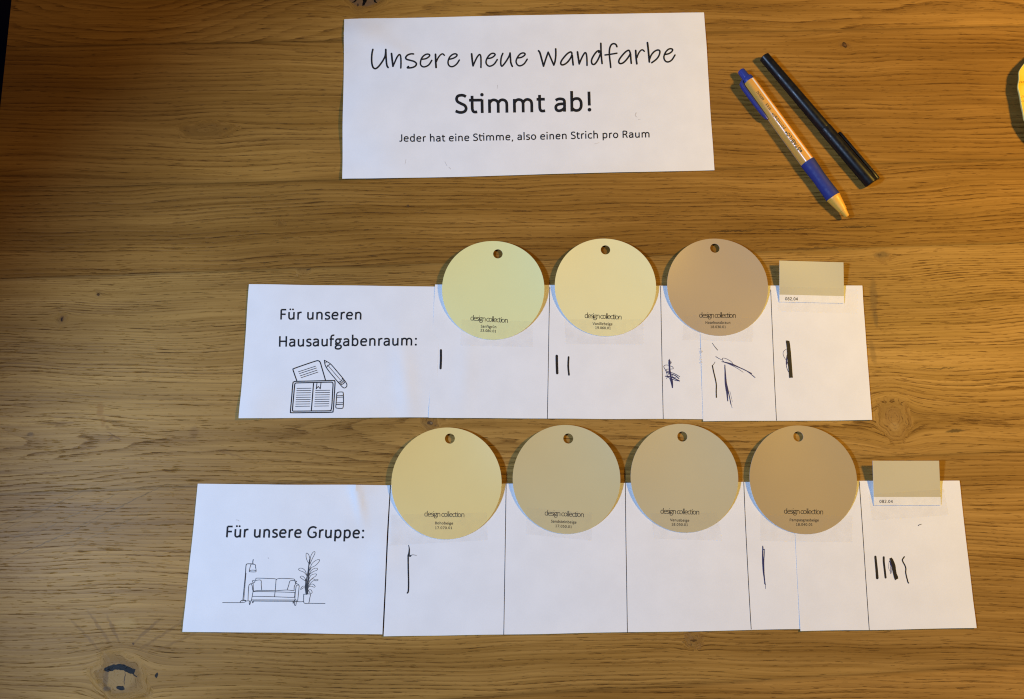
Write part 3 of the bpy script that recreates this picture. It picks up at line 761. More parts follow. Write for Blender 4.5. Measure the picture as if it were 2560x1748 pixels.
for q in ([(1850, 330), (1800, 230), (1790, 130), (1810, 105), (1850, 150), (1868, 240)], [(1868, 330), (1885, 180), (1930, 95), (1970, 75), (1970, 120), (1920, 220), (1870, 340)],
          [(1865, 450), (1910, 330), (1990, 260), (2060, 240), (2060, 280), (1990, 360), (1900, 410), (1865, 480)], [(1850, 590), (1890, 480), (1960, 425), (2020, 425), (2015, 460), (1940, 490), (1870, 540)],
          [(1840, 680), (1880, 580), (1940, 545), (2000, 540), (1990, 580), (1920, 630), (1850, 690)], [(1840, 750), (1880, 670), (1930, 640), (1980, 660), (2035, 655), (2020, 680), (1930, 685), (1840, 780)],
          [(1810, 590), (1770, 470), (1700, 420), (1640, 430), (1650, 465), (1740, 500), (1800, 570)], [(1790, 670), (1750, 610), (1700, 582), (1665, 605), (1700, 635), (1780, 690)],
          [(1840, 820), (1880, 760), (1930, 750), (1975, 790), (1960, 815), (1900, 795), (1840, 800)], [(1780, 800), (1740, 790), (1700, 810), (1675, 860), (1700, 850), (1740, 825), (1780, 840)],
          [(1835, 900), (1850, 870), (1890, 870), (1915, 920), (1885, 945), (1850, 900)]): C(q, 1.15)
ink.build("drawing", M_GREY, S_L2.map, lab2)
smudge(S_L2.map, lab2, cG([(545, 432), (565, 436), (574, 446)]), 1.7, 0.9); smudge(S_L2.map, lab2, cG([(832, 772), (838, 780)]), 2.0, 1.6)

# --- voting strips
def strip(label, qa, qb, bumps_a, bumps_b, seed):
    c = at(*qa[3])
    root = empty("voting_strip", (0, 0, 0))
    tag(root, label, "voting strip", "paper voting strips")
    A = Sheet(qa, 0.00075, bumps_a, 0.00008, seed); B = Sheet(qb, 0.00105, bumps_b, 0.00008, seed+1)
    A.build("sheet", M_PAPER, root); B.build("sheet", M_PAPER, root)
    return root, A, B
vs1, A1, B1 = strip("white voting strip below the sign, four columns with scribbled blue and black strokes",
    [(1087.8, 711.5), (1766, 714.6), (1772, 1048.4), (1071.5, 1045)], [(1747, 715), (2155, 714), (2179.7, 1050.5), (1758, 1053)],
    [(1090, 720, 40, 60, 0.2, 0), (1165, 930, 24, 110, 0.5, -4), (1085, 1030, 60, 26, 0.4, 0), (1250, 1050, 150, 18, 0.4, 0)],
    [(2175, 1040, 60, 40, 0.4, 0), (2160, 720, 50, 30, 0.5, 0), (1757, 900, 10, 60, 0.3, 0)], 5.0)
vs2, A2, B2 = strip("longest white voting strip in the lower row, five columns with few short strokes",
    [(977, 1212), (2000, 1203.5), (2016, 1573), (959.4, 1591)], [(1981, 1204), (2397.7, 1201.6), (2440.7, 1570), (2000.4, 1578)],
    [(968, 1380, 22, 60, 0.7, -20), (980, 1420, 40, 40, 0.5, 0), (962, 1585, 60, 30, 0.6, 0), (1400, 1590, 260, 18, 0.4, 0), (1700, 1480, 200, 90, 0.35, 20)],
    [(2430, 1565, 70, 40, 0.5, 0), (2395, 1210, 40, 30, 0.5, 0), (2003, 1570, 12, 30, 0.3, 0)], 9.0)
def pen_line(surf, parent, pts, w, name="divider_line", mat=None, smooth=True):
    ink = Ink()
    ink.line(catmull(pts) if smooth else pts, w)
    return ink.build(name, mat or M_MARKER, surf, parent)
pen_line(A1.map, vs1, [(1374.5, 717.6), (1372.6, 800), (1370.5, 930), (1368.4, 1046.3)], 1.5)
pen_line(A1.map, vs1, [(1651.4, 716), (1652.5, 780), (1655.5, 930), (1658, 1047)], 1.5)
pen_line(B1.map, vs1, [(1926.6, 725), (1930.5, 820), (1936, 950), (1941, 1051)], 1.5)
pen_line(A2.map, vs2, [(1265.4, 1208.7), (1263.5, 1330), (1261.5, 1460), (1259.4, 1586)], 1.6)
pen_line(A2.map, vs2, [(1563.2, 1205.2), (1564.5, 1330), (1566.5, 1460), (1568.2, 1580.5)], 1.6)
pen_line(A2.map, vs2, [(1859.3, 1205.4), (1864, 1320), (1870.5, 1450), (1877, 1560), (1878, 1573)], 1.6)
pen_line(B2.map, vs2, [(2148, 1204.5), (2156, 1320), (2164.5, 1450), (2173, 1574.5)], 1.6)
c4 = crop(1060, 580, 600/1984); c5 = crop(1600, 580, 600/1984)
def tally(surf, parent, strokes, mat=M_MARKER):
    ink = Ink()
    g = 1.2 if mat is M_BLUE else 1.05
    for p, w, *r in strokes: ink.curve(p, w*g, r[0]*g if r else None)
    return ink.build("tally_mark", mat, surf, parent, lift=0.00008)
tally(A1.map, vs1, [(c4([(140, 978), (140, 1050), (137, 1128)]), 5.2)])
tally(A1.map, vs1, [(c4([(1097, 1025), (1098, 1090), (1101, 1168)]), 6.0)])
tally(A1.map, vs1, [(c4([(1195, 1035), (1192, 1110), (1198, 1182)]), 4.2)])
d = crop(1650, 880, 70/1111)
tally(A1.map, vs1, [(d([(370, 290), (345, 420), (360, 640), (350, 900)]), 1.5), (d([(345, 340), (370, 600), (400, 900), (440, 1150), (485, 1420)]), 1.6),
    (d([(400, 370), (385, 560), (400, 760), (440, 980), (470, 1200), (495, 1420)]), 2.2), (d([(385, 330), (370, 560), (380, 800), (430, 1080), (495, 1400), (500, 1200), (480, 1080)]), 1.4),
    (d([(350, 530), (230, 520), (160, 560), (155, 610), (215, 720), (260, 830), (290, 940)]), 1.1),
    (d([(215, 720), (300, 685), (500, 675), (522, 640), (490, 590), (410, 560)]), 1.1), (d([(220, 735), (340, 790), (560, 860), (780, 985)]), 1.4),
    (d([(255, 810), (420, 870), (600, 940), (745, 1055)]), 1.9), (d([(220, 965), (400, 985), (560, 1050), (770, 1155)]), 2.2), (d([(770, 1155), (640, 1140), (480, 1080), (300, 1000)]), 1.3),
    (d([(380, 1040), (430, 1200), (480, 1400)]), 1.2), (d([(640, 1030), (520, 1000), (480, 930), (600, 920)]), 1.0), (d([(400, 420), (430, 455), (445, 400)]), 1.2), (d([(275, 920), (285, 980), (262, 1060)]), 1.0)], M_BLUE)
d = crop(1770, 850, 130/1146)
tally(B1.map, vs1, [(d([(95, 72), (145, 145), (210, 225)]), 1.0, 1.6)])
tally(B1.map, vs1, [(d([(172, 368), (230, 405), (305, 440)]), 1.4, 0.9), (d([(545, 520), (500, 470), (400, 415), (330, 402), (315, 430), (350, 480), (430, 520)]), 1.0),
    (d([(305, 480), (500, 520), (700, 610), (860, 690), (1035, 830)]), 1.5), (d([(340, 485), (560, 560), (760, 640), (960, 740)]), 1.8), (d([(390, 500), (560, 580), (680, 650), (775, 715)]), 1.0, 0.7),
    (d([(960, 735), (800, 660), (560, 540), (450, 505)]), 1.2)], M_BLUE)
tally(B1.map, vs1, [(d([(155, 485), (125, 535), (95, 565)]), 1.0, 1.6), (d([(95, 568), (120, 690), (160, 860), (182, 990), (180, 1130), (184, 1265)]), 2.8)])
tally(B1.map, vs1, [(d([(370, 552), (375, 700), (395, 900), (440, 1100), (505, 1420)]), 1.8), (d([(370, 600), (385, 900), (410, 1150), (435, 1345)]), 2.0), (d([(372, 560), (380, 760), (405, 960), (430, 1150), (432, 1340)]), 1.8),
    (d([(378, 620), (410, 960), (460, 1200), (530, 1500)]), 1.3, 0.7), (d([(480, 1130), (510, 1250), (535, 1370)]), 0.5, 0.4), (d([(368, 700), (372, 930), (395, 1120)]), 1.0)], M_BLUE)
d = crop(1940, 840, 60/794)
ink = Ink(); ink.curve(d([(355, 430), (260, 500), (232, 580), (260, 690), (350, 830), (400, 960)]), 1.1)
ink.curve(d([(360, 640), (335, 800), (335, 930), (360, 1070), (410, 1190)]), 1.6); ink.curve(d([(365, 700), (350, 830), (355, 940)]), 2.2)
ink.build("tally_mark", M_BLUE, B1.map, vs1, lift=0.00006)
ink = Ink(); q = d([(320, 155), (370, 152), (440, 172), (465, 330), (490, 560), (512, 850), (530, 1100), (552, 1385), (490, 1384), (432, 1395), (412, 1150), (385, 900), (360, 640), (350, 400)])
for i in range(0, 1): ink.poly(q)
ink.build("tally_mark", M_MARKER, B1.map, vs1, lift=0.00014)
# torn fibres at the seam
ink = Ink()
for (x, y, ww) in ((495, 965, 2.4), (505, 985, 3.0), (498, 1000, 2.2), (512, 992, 2.0), (500, 1032, 2.0), (503, 1056, 2.4), (500, 1080, 2.4), (510, 1078, 1.6)): ink.dot(c5([(x, y)])[0], ww, 7)
ink.build("torn_fibre", paper_mat("torn_paper", (0.72, 0.66, 0.58)), B1.map, vs1, lift=0.00025)
ink = Ink()
for p in ([(496, 972), (500, 1000)], [(507, 1000), (512, 985)], [(500, 1045), (502, 1052)], [(505, 1070), (505, 1082)]): ink.line(c5(p), 0.8)
ink.build("torn_fibre", M_STAIN, B1.map, vs1, lift=0.0003)
c6 = crop(940, 1040, 660/1870)
tally(A2.map, vs2, [(c6([(231, 915), (236, 945), (233, 985)]), 1.2, 4.6), (c6([(228, 985), (229, 1080), (231, 1180), (229, 1240), (222, 1254)]), 3.4), (c6([(232, 990), (243, 994), (247, 988)]), 3.0), (c6([(243, 990), (260, 984), (288, 988)]), 1.8, 0.7)])
c7 = crop(1560, 1040, 540/1530)
tally(A2.map, vs2, [(c7([(982, 922), (980, 1000), (985, 1100), (1000, 1195)]), 1.9), (c7([(984, 930), (986, 1020), (992, 1110), (1003, 1225)]), 1.5, 0.8), (c7([(985, 950), (995, 950), (990, 1040), (995, 1190)]), 1.3), (c7([(983, 940), (982, 1030), (988, 1120), (997, 1185)]), 1.6)], M_BLUE)
d = crop(2170, 1370, 130/1876)
tally(B2.map, vs2, [(d([(262, 315), (285, 560), (305, 760), (330, 1085)]), 5.2, 6.4)])
tally(B2.map, vs2, [(d([(562, 335), (565, 500), (595, 760), (630, 1070)]), 4.8)])
ink = Ink(); ink.curve(d([(775, 450), (745, 560), (738, 720), (790, 840)]), 0.7); ink.curve(d([(790, 470), (800, 650), (805, 820), (815, 930), (840, 870), (850, 740), (800, 720)]), 1.2); ink.curve(d([(780, 480), (820, 580), (855, 700)]), 2.4)
ink.build("tally_mark", M_BLUE, B2.map, vs2, lift=0.00006)
ink = Ink(); ink.poly(d([(760, 385), (840, 345), (895, 410), (945, 520), (985, 640), (1000, 780), (1030, 940), (1070, 1020), (1085, 1105), (1030, 1130), (972, 1168), (930, 1070), (895, 920), (865, 780), (855, 640), (800, 470)]))
ink.build("tally_mark", M_MARKER, B2.map, vs2, lift=0.00014)
tally(B2.map, vs2, [(d([(1305, 320), (1270, 370), (1235, 430), (1260, 510), (1330, 640), (1360, 750), (1355, 880), (1380, 1020), (1415, 1150), (1430, 1220), (1460, 1265)]), 3.0)])
c8 = crop(2040, 1120, 440/1455)
tally(B2.map, vs2, [(c8([(845, 641), (855, 635), (872, 630)]), 2.0, 1.0)])

# ------------------------------------------------------------------ round paint cards
def card_mat(name, color):
    m = paper_mat(name, color, 0.05, 0.40, 0.45, 0.012)
    return m
M_CORE = new_mat("card_edge", (0.78, 0.76, 0.70), 0.8, 0.2)
def disc(label, color, box, hole, lines, under, lift=5.0, bow=3.2):
    x0, x1, y0, y1 = box
    zc = 0.0032
    pl, pr = at(x0, (y0+y1)/2, zc), at(x1, (y0+y1)/2, zc)
    pt, pb = at((x0+x1)/2, y0, 0.0055), at((x0+x1)/2, y1, 0.0012)
    R = ((pr-pl).length + (pt-pb).length)/4
    cx, cy = (pl.x+pr.x)/2, (pt.y+pb.y)/2
    hp = at(*hole, 0.005)
    up = Vector((hp.x-cx, hp.y-cy)); hd = up.length; up /= hd
    rt = Vector((up.y, -up.x))
    def zof(x, y):
        dx, dy = x-cx, y-cy
        a = (dx*rt.x+dy*rt.y)/R; bb = (dx*up.x+dy*up.y)/R
        v = max(0.0, (bb+1)/2)
        return 0.00135 + (lift*v + bow*1.3*a*a)*v**1.1*0.001 if v > 0 else 0.00135
    rh = 0.0036
    NT, NK = 112, 16
    vs = []; fs = []; mi = []
    def ring_pts():
        for i in range(NT):
            th = 2*math.pi*i/NT
            # ray from hole centre to the rim
            ox, oy = up.x*hd, up.y*hd
            dx, dy = math.cos(th), math.sin(th)
            bq = ox*dx+oy*dy
            t = -bq + math.sqrt(bq*bq - (ox*ox+oy*oy-R*R))
            yield ox, oy, dx, dy, t
    rays = list(ring_pts())
    for layer in (0, 1):
        for k in range(NK+1):
            for (ox, oy, dx, dy, t) in rays:
                f = k/NK
                rr = rh + (t-rh)*f
                x, y = cx+ox+dx*rr, cy+oy+dy*rr
                vs.append((x, y, zof(x, y) - (0.0003 if layer else 0)))
    S = (NK+1)*NT
    for k in range(NK):
        for i in range(NT):
            j = (i+1) % NT
            a, b2, c2, d2 = k*NT+i, k*NT+j, (k+1)*NT+j, (k+1)*NT+i
            fs.append((a, d2, c2, b2)); mi.append(0)
            fs.append((S+a, S+b2, S+c2, S+d2)); mi.append(1)
    ntop = len(fs)
    for i in range(NT):
        j = (i+1) % NT
        fs.append((i, j, S+j, S+i)); mi.append(1)
        fs.append((NK*NT+j, NK*NT+i, S+NK*NT+i, S+NK*NT+j)); mi.append(1)
    o = mesh_obj("paint_card", vs, fs, [card_mat("card_" + label.split(' round')[0].replace(' ', '_'), color), M_CORE], None, midx=mi)
    smooth_by_angle(o)
    tag(o, label, "paint card", "round paint sample cards with a punched hole")
    def surf(px, py, lf):
        p = at(px, py, 0.0018)
        z = zof(p.x, p.y)
        p = at(px, py, z)
        return (p.x, p.y, zof(p.x, p.y)+lf)
    for s, a, b2, em, wt in lines:
        ink = Ink(); text(ink, s, a, b2, em, wt, condense=s.startswith("design"))
        ink.build("lettering", M_CARDINK, surf, o, lift=0.00004)
    SURFACES.append((lambda x, y: (x-cx)**2+(y-cy)**2 < R*R, zof))
    return o
def info(a, b, name, na, nb, num, ua, ub):
    return [("design collection", a, b, 20.5, 0.070), (name, na, nb, 10.4, 0.112), (num, ua, ub, 10.2, 0.112)]
disc("pale green round card with punched hole, leftmost of the upper row", (0.76, 0.77, 0.39), (1104.5, 1361.5, 600.6, 848.9), (1244.5, 632),
     info((1175.9, 801.3), (1270.2, 807.8), "Sanftgrün", (1202, 819), (1241, 821), "23.080.01", (1201, 829), (1240.3, 831.5)), 0, 1.3, 4.6)
disc("pale vanilla yellow round card, second in the upper row", (0.84, 0.77, 0.41), (1386.6, 1640, 593.9, 840.7), (1514.8, 622),
     info((1461.6, 795.3), (1554.5, 799.3), "Vanillebeige", (1481.9, 812.3), (1531, 813.8), "19.060.01", (1488, 822.5), (1527, 823.7)), 0, 1.3, 3.6)
disc("hazel brown round card, darkest of the upper row", (0.45, 0.345, 0.215), (1667, 1920, 594.5, 839.2), (1789.6, 617.8),
     info((1748, 794.5), (1840.4, 795.2), "Haselnussbraun", (1763.7, 809.9), (1826, 810), "18.030.01", (1776.1, 820.5), (1814.9, 820.6)), 0, 1.3, 3.4)
disc("warm yellow-beige round card, leftmost of the lower row", (0.79, 0.63, 0.255), (978, 1254.8, 1069, 1348), (1123.9, 1096),
     info((1061, 1291.3), (1161.6, 1293.4), "Bohobeige", (1087.5, 1311), (1132.7, 1311.7), "17.070.01", (1087.5, 1323), (1130.9, 1323)), 0, 1.3, 3.8)
disc("greyish sand-coloured round card, second from left in the lower row", (0.60, 0.52, 0.285), (1281.6, 1550.2, 1061.9, 1335), (1421.4, 1095.8),
     info((1361.7, 1288.8), (1460.2, 1293.4), "Sandsteinbeige", (1377.6, 1306.4), (1441, 1309.3), "17.050.01", (1388.2, 1318), (1429.8, 1320.6)), 0, 1.3, 4.2)
disc("light grey-beige round card, third from left in the lower row", (0.55, 0.475, 0.285), (1576.6, 1844, 1058.7, 1332.2), (1708, 1090.8),
     info((1651, 1284.2), (1748.8, 1287), "Venusbeige", (1675.7, 1303.3), (1723, 1304.7), "18.050.01", (1678.6, 1314.2), (1719.9, 1315.3)), 0, 1.3, 4.2)
disc("tan brown round card, rightmost and darkest of the lower row", (0.455, 0.335, 0.165), (1873.6, 2141.3, 1063.3, 1335.7), (1999.4, 1090.8),
     info((1959.8, 1284.2), (2058.6, 1286.3), "Pampasgrasbeige", (1974, 1303.3), (2047, 1304), "18.040.01", (1989.8, 1314.6), (2031.5, 1314.6)), 0, 1.3, 3.6)

# ------------------------------------------------------------------ rectangular swatches
def swatch(label, q, band, t0, t1, lift, color):
    NU, NV = 26, 22
    def P(u, v):
        x = (q[0][0]*(1-u)+q[1][0]*u)*(1-v) + (q[3][0]*(1-u)+q[2][0]*u)*v
        y = (q[0][1]*(1-u)+q[1][1]*u)*(1-v) + (q[3][1]*(1-u)+q[2][1]*u)*v
        return x, y
    def Z(u, v): return 0.0018 + lift*(1-v)**1.1*(0.92+0.16*(2*u-1)**2)
    vs = []; fs = []; mi = []
    for lay in (0, 1):
        for j in range(NV+1):
            for i in range(NU+1):
                u = i/NU
                v = j/NV
                if j == NV-4: v = band
                elif j > NV-4: v = band + (1-band)*(j-NV+4)/4
                else: v = band*j/(NV-4)
                p = at(*P(u, v), Z(u, v))
                vs.append((p.x, p.y, p.z - 0.0003*lay))
    w = NU+1; S = w*(NV+1)
    for j in range(NV):
        for i in range(NU):
            a = j*w+i
            fs.append((a, a+w, a+w+1, a+1)); mi.append(1 if j >= NV-4 else 0)
            fs.append((S+a, S+a+1, S+a+w+1, S+a+w)); mi.append(1)
    n0 = len(fs)
    loop = list(range(w)) + [j*w+NU for j in range(1, NV+1)] + [NV*w+i for i in range(NU-1, -1, -1)] + [j*w for j in range(NV-1, 0, -1)]
    n = len(loop)
    for i in range(n):
        a, b2 = loop[i], loop[(i+1) % n]
        fs.append((a, b2, S+b2, S+a)); mi.append(1)
    o = mesh_obj("colour_swatch", vs, fs, [card_mat("swatch_beige", color), paper_mat("swatch_white", (0.90, 0.885, 0.83), 0.05)], None, midx=mi)
    smooth_by_angle(o)
    tag(o, label, "colour swatch", "rectangular colour swatches")
    qq = [at(*c, 0.0018) for c in q]
    # height of the swatch above a point, through its own u, v
    def uv(x, y):
        e1 = qq[1]-qq[0]; e2 = qq[3]-qq[0]
        d0 = Vector((x-qq[0].x, y-qq[0].y)); det = e1.x*e2.y-e1.y*e2.x
        return (d0.x*e2.y-d0.y*e2.x)/det, (e1.x*d0.y-e1.y*d0.x)/det
    def zof(x, y):
        u, v = uv(x, y); return Z(min(1, max(0, u)), min(1, max(0, v)))
    def inside(x, y):
        u, v = uv(x, y); return -0.01 < u < 1.01 and -0.01 < v < 1.01
    def surf(px, py, lf):
        p = at(px, py, 0.0015); z = zof(p.x, p.y); p = at(px, py, z)
        return (p.x, p.y, z+lf)
    ink = Ink(); text(ink, "082.04", t0, t1, 12.0, 0.105)
    ink.build("lettering", M_CARDINK, surf, o, lift=0.00005)
    SURFACES.append((inside, zof))
    return o
swatch("small beige rectangular swatch on the upper strip, right of the hazel card", [(1948.7, 651.7), (2108.7, 656.2), (2110.2, 758.4), (1948.7, 754.8)], 0.825, (1963, 751), (1994.7, 751.3), 0.0050, (0.50, 0.475, 0.345))
swatch("small beige rectangular swatch on the lower strip, nearest the right edge", [(2181.8, 1152), (2347.5, 1152), (2352.4, 1263.3), (2185, 1263.3)], 0.815, (2198.8, 1257.6), (2232, 1257.6), 0.0055, (0.60, 0.535, 0.34))

# ------------------------------------------------------------------ clear tape
def tape_mat():
    m = new_mat("clear_tape", (0.58, 0.52, 0.44), 0.32, 0.5)
    b = NB(m); bs = b.n['Principled BSDF']
    p = b.node('ShaderNodeTexCoord').outputs['Object']
    b.put(bs.inputs['Alpha'], b.ramp(b.noise(p, 160, 3), 0.3, 0.75, 0.035, 0.085))
    return m
M_TAPE = tape_mat()
def tape(label, q):
    pts = [at(*c, 0.0016) for c in q]
    NU = max(8, int((pts[1]-pts[0]).length/0.0013)); NV = max(6, int((pts[3]-pts[0]).length/0.0013))
    vs = []
    for j in range(NV+1):
        v = j/NV
        for i in range(NU+1):
            u = i/NU
            p = (pts[0]*(1-u)+pts[1]*u)*(1-v)+(pts[3]*(1-u)+pts[2]*u)*v
            if i in (0, NU): p = p + Vector((0.0004*((j % 2)-0.5), 0, 0))      # serrated cut
            z = 0.0
            for inside, zof in SURFACES:
                if inside(p.x, p.y): z = max(z, zof(p.x, p.y))
            vs.append([p.x, p.y, z+0.00016])
    w = NU+1
    fs = [(j*w+i, (j+1)*w+i, (j+1)*w+i+1, j*w+i+1) for j in range(NV) for i in range(NU)]
    o = mesh_obj("tape_strip", vs, fs, M_TAPE, None, smooth=True)
    tag(o, label, "tape", "clear tape pieces holding the colour cards")
    return o
tape("clear tape strip across the bottom of the pale green card", [(1153.7, 799), (1332, 803.8), (1332, 867), (1150.7, 864)])
tape("clear tape strip across the bottom of the vanilla yellow card", [(1410.8, 798.3), (1608.8, 799), (1608.8, 861), (1415, 860)])
tape("clear tape strip across the bottom of the hazel brown card", [(1710, 788.7), (1884, 795), (1881, 854.6), (1707, 849)])
tape("clear tape strip holding the beige swatch on the upper strip", [(1944.8, 719), (2144, 723.6), (2144, 784), (1944.8, 778)])
tape("clear tape strip across the bottom of the warm yellow-beige card", [(973, 1287), (1217, 1281), (1219, 1350.6), (970, 1364.7)])
tape("slightly tilted clear tape strip on the greyish sand card", [(1315.8, 1269), (1480, 1281.7), (1480, 1352), (1315, 1336)])
tape("clear tape strip on the third card of the lower row", [(1627, 1283.5), (1793, 1281.7), (1807, 1352), (1636, 1347)])
tape("clear tape strip across the bottom of the tan brown card", [(1900.5, 1287), (2131, 1289), (2131, 1356), (1902, 1353)])
tape("tilted clear tape strip holding the swatch nearest the right edge", [(2171.5, 1236.4), (2360.5, 1222.8), (2372.6, 1287.8), (2182, 1301.4)])

# ------------------------------------------------------------------ pens
def plastic(name, color, rough=0.3, spec=0.5):
    m = new_mat(name, color, rough, spec)
    b = NB(m); bs = b.n['Principled BSDF']
    p = b.node('ShaderNodeTexCoord').outputs['Object']
    b.put(bs.inputs['Roughness'], b.ramp(b.noise(p, 300, 3), 0.3, 0.7, rough*0.85, rough*1.2))
    return m
M_ORANGE = plastic("orange_plastic", (0.78, 0.33, 0.035), 0.28)
M_TIP = plastic("orange_tip_plastic", (0.86, 0.45, 0.06), 0.4)
M_ORANGE_LIT = plastic("orange_lit_flank", (0.80, 0.38, 0.065), 0.26)  # daylight on the barrel's left flank, painted in as a lighter orange
M_STRIPE = plastic("white_stripe", (0.85, 0.80, 0.74), 0.28)
M_NAVY = plastic("blue_plastic", (0.030, 0.045, 0.25), 0.3)
M_RUBBER = plastic("blue_rubber", (0.026, 0.036, 0.19), 0.6, 0.3)
M_BLACK = plastic("black_plastic", (0.007, 0.007, 0.008), 0.38, 0.28)
M_BLACK2 = plastic("black_groove", (0.004, 0.004, 0.005), 0.6)

class Frame:
    """pen lying on the table: t along the axis (mm), p sideways (mm, + to the right), z up (mm)"""
    def __init__(self, a, b, zc):
        A, B = at(*a, zc), at(*b, zc)
        self.o = A; self.d = (B-A).normalized(); self.zc = zc
        self.s = Vector((-self.d.y, self.d.x, 0))        # sideways
        self.len = (B-A).length
    def __call__(self, t, p, z):
        v = self.o + self.d*(t/1000) + self.s*(p/1000)
        return (v.x, v.y, z/1000)
def lathe(fr, prof, n=32, zc=5.3, flat=0.0, twist=0.0):
    """prof: [(t, r)] mm"""
    vs = []; fs = []
    for t, r in prof:
        for i in range(n):
            a = 2*math.pi*i/n + twist
            rr = r*(1 + flat*math.cos(6*a))
            vs.append(fr(t, rr*math.cos(a), zc + rr*math.sin(a)))
    for k in range(len(prof)-1):
        for i in range(n):
            j = (i+1) % n
            fs.append((k*n+i, k*n+j, (k+1)*n+j, (k+1)*n+i))
    fs.append(tuple(reversed(range(n)))); fs.append(tuple((len(prof)-1)*n+i for i in range(n)))
    return vs, fs
def bar(fr, secs, n=4):
    """secs: [(t, p, z, halfwidth_p, halfheight_z)] swept rounded bar"""
    K = 12
    vs = []; fs = []
    for (t, p, z, a, b2) in secs:
        for i in range(K):
            an = 2*math.pi*(i+0.5)/K
            ca, sa = math.cos(an), math.sin(an)
            ex = 0.5
            vs.append(fr(t, p + a*math.copysign(abs(ca)**ex, ca), z + b2*math.copysign(abs(sa)**ex, sa)))
    for k in range(len(secs)-1):
        for i in range(K):
            j = (i+1) % K
            fs.append((k*K+i, k*K+j, (k+1)*K+j, (k+1)*K+i))
    fs.append(tuple(reversed(range(K)))); fs.append(tuple((len(secs)-1)*K+i for i in range(K)))
    return vs, fs
def part(name, vf, mat, parent, deg=35):
    o = mesh_obj(name, vf[0], vf[1], mat, parent); smooth_by_angle(o, deg); return o

c2 = crop(1800, 80, 500/1587)
fr = Frame(c2([(162, 304)])[0], c2([(1012, 1467)])[0], 0.0053)
sc = fr.len*1000/143.0
def T(t): return t*sc
pen = empty("ballpoint_pen")
tag(pen, "orange and white striped ballpoint pen with blue clicker, clip and rubber grip", "pen", "pens lying beside the sign")
ZC = 5.3
part("clicker", lathe(fr, [(T(0.0), 1.6), (T(0.5), 2.5), (T(1.5), 2.9), (T(8.2), 3.1), (T(9), 3.1)], 24, ZC+0.2), M_NAVY, pen)
part("collar", lathe(fr, [(T(8), 3.2), (T(8.1), 4.3), (T(9.0), 4.6), (T(11.6), 4.8), (T(11.9), 4.8)], 32, ZC), M_NAVY, pen)
# barrel with painted stripes running lengthwise
n = 72
prof = [(T(11.9), 4.9), (T(12.3), 5.15), (T(50), 5.2), (T(91), 5.25)]
vs, fs = lathe(fr, prof, n, ZC, flat=0.012, twist=math.radians(10))
mi = []
for k_ in range(len(prof)-1):
    for i in range(n):
        ang = (math.degrees(2*math.pi*(i+0.5)/n)+10) % 360
        # sideways + is to the upper right of the pen
        mi.append(1 if (68 < ang < 86 or 26 < ang < 33 or 196 < ang < 204 or 318 < ang < 326) else 2 if 86 < ang < 196 else 0)
mi += [0, 0]
o = mesh_obj("barrel", vs, fs, [M_ORANGE, M_STRIPE, M_ORANGE_LIT], pen, midx=mi); smooth_by_angle(o, 40)
part("grip", lathe(fr, [(T(90.8), 4.9), (T(91.0), 5.55), (T(95), 5.45), (T(106), 5.0), (T(116), 5.15), (T(124.3), 5.4), (T(124.6), 4.8)], 40, ZC), M_RUBBER, pen)
part("tip", lathe(fr, [(T(124.4), 4.7), (T(124.5), 5.2), (T(125.6), 5.2), (T(125.7), 5.0), (T(137.2), 3.05), (T(137.3), 2.6), (T(142.2), 1.75), (T(142.8), 1.3), (T(143), 0.8)], 32, ZC), M_TIP, pen)
part("clip", bar(fr, [(T(8.6), -5.2, ZC+1.0, 0.9, 1.5), (T(10.0), -6.6, ZC+1.0, 1.3, 1.8), (T(14), -7.3, ZC+0.8, 1.2, 1.9), (T(30), -7.1, ZC+0.6, 1.15, 1.8), (T(40), -6.8, ZC+0.4, 1.1, 1.6), (T(44.5), -6.4, ZC+0.3, 0.9, 1.1), (T(46), -6.0, ZC+0.3, 0.4, 0.6)]), M_NAVY, pen)
# which side is "left" of the pen in the photo: decide the sign of p once
def pen_text(s, t0, t1, em, wt, p_base):
    """reads from the tip towards the clicker; letters stand towards the left flank"""
    ink = Ink(); text(ink, s, (0, 0), (T(t0)-T(t1), 0), em, wt, step=0.3)
    vs = []
    for x, y, k_ in ink.v:
        t = T(t0) - x; p = p_base + y
        r = 5.36 + k_*0.0004
        p = max(-5.0, min(5.0, p))
        vs.append(fr(t, p, ZC + math.sqrt(r*r-p*p)))
    return mesh_obj("lettering", vs, ink.f, M_PENINK, pen)
M_PENINK = new_mat("pen_print", (0.07, 0.065, 0.03), 0.5, 0.3)
pen_text("@STABILO®", 82.5, 63.0, 3.6, 0.135, -1.2)
pen_text("pointball®", 60.5, 45.0, 3.2, 0.10, -1.35)
pen_text("M 0.5", 41.5, 36.0, 2.6, 0.11, -1.35)
pen_text("6030/41", 32.0, 23.5, 2.6, 0.11, -1.35)

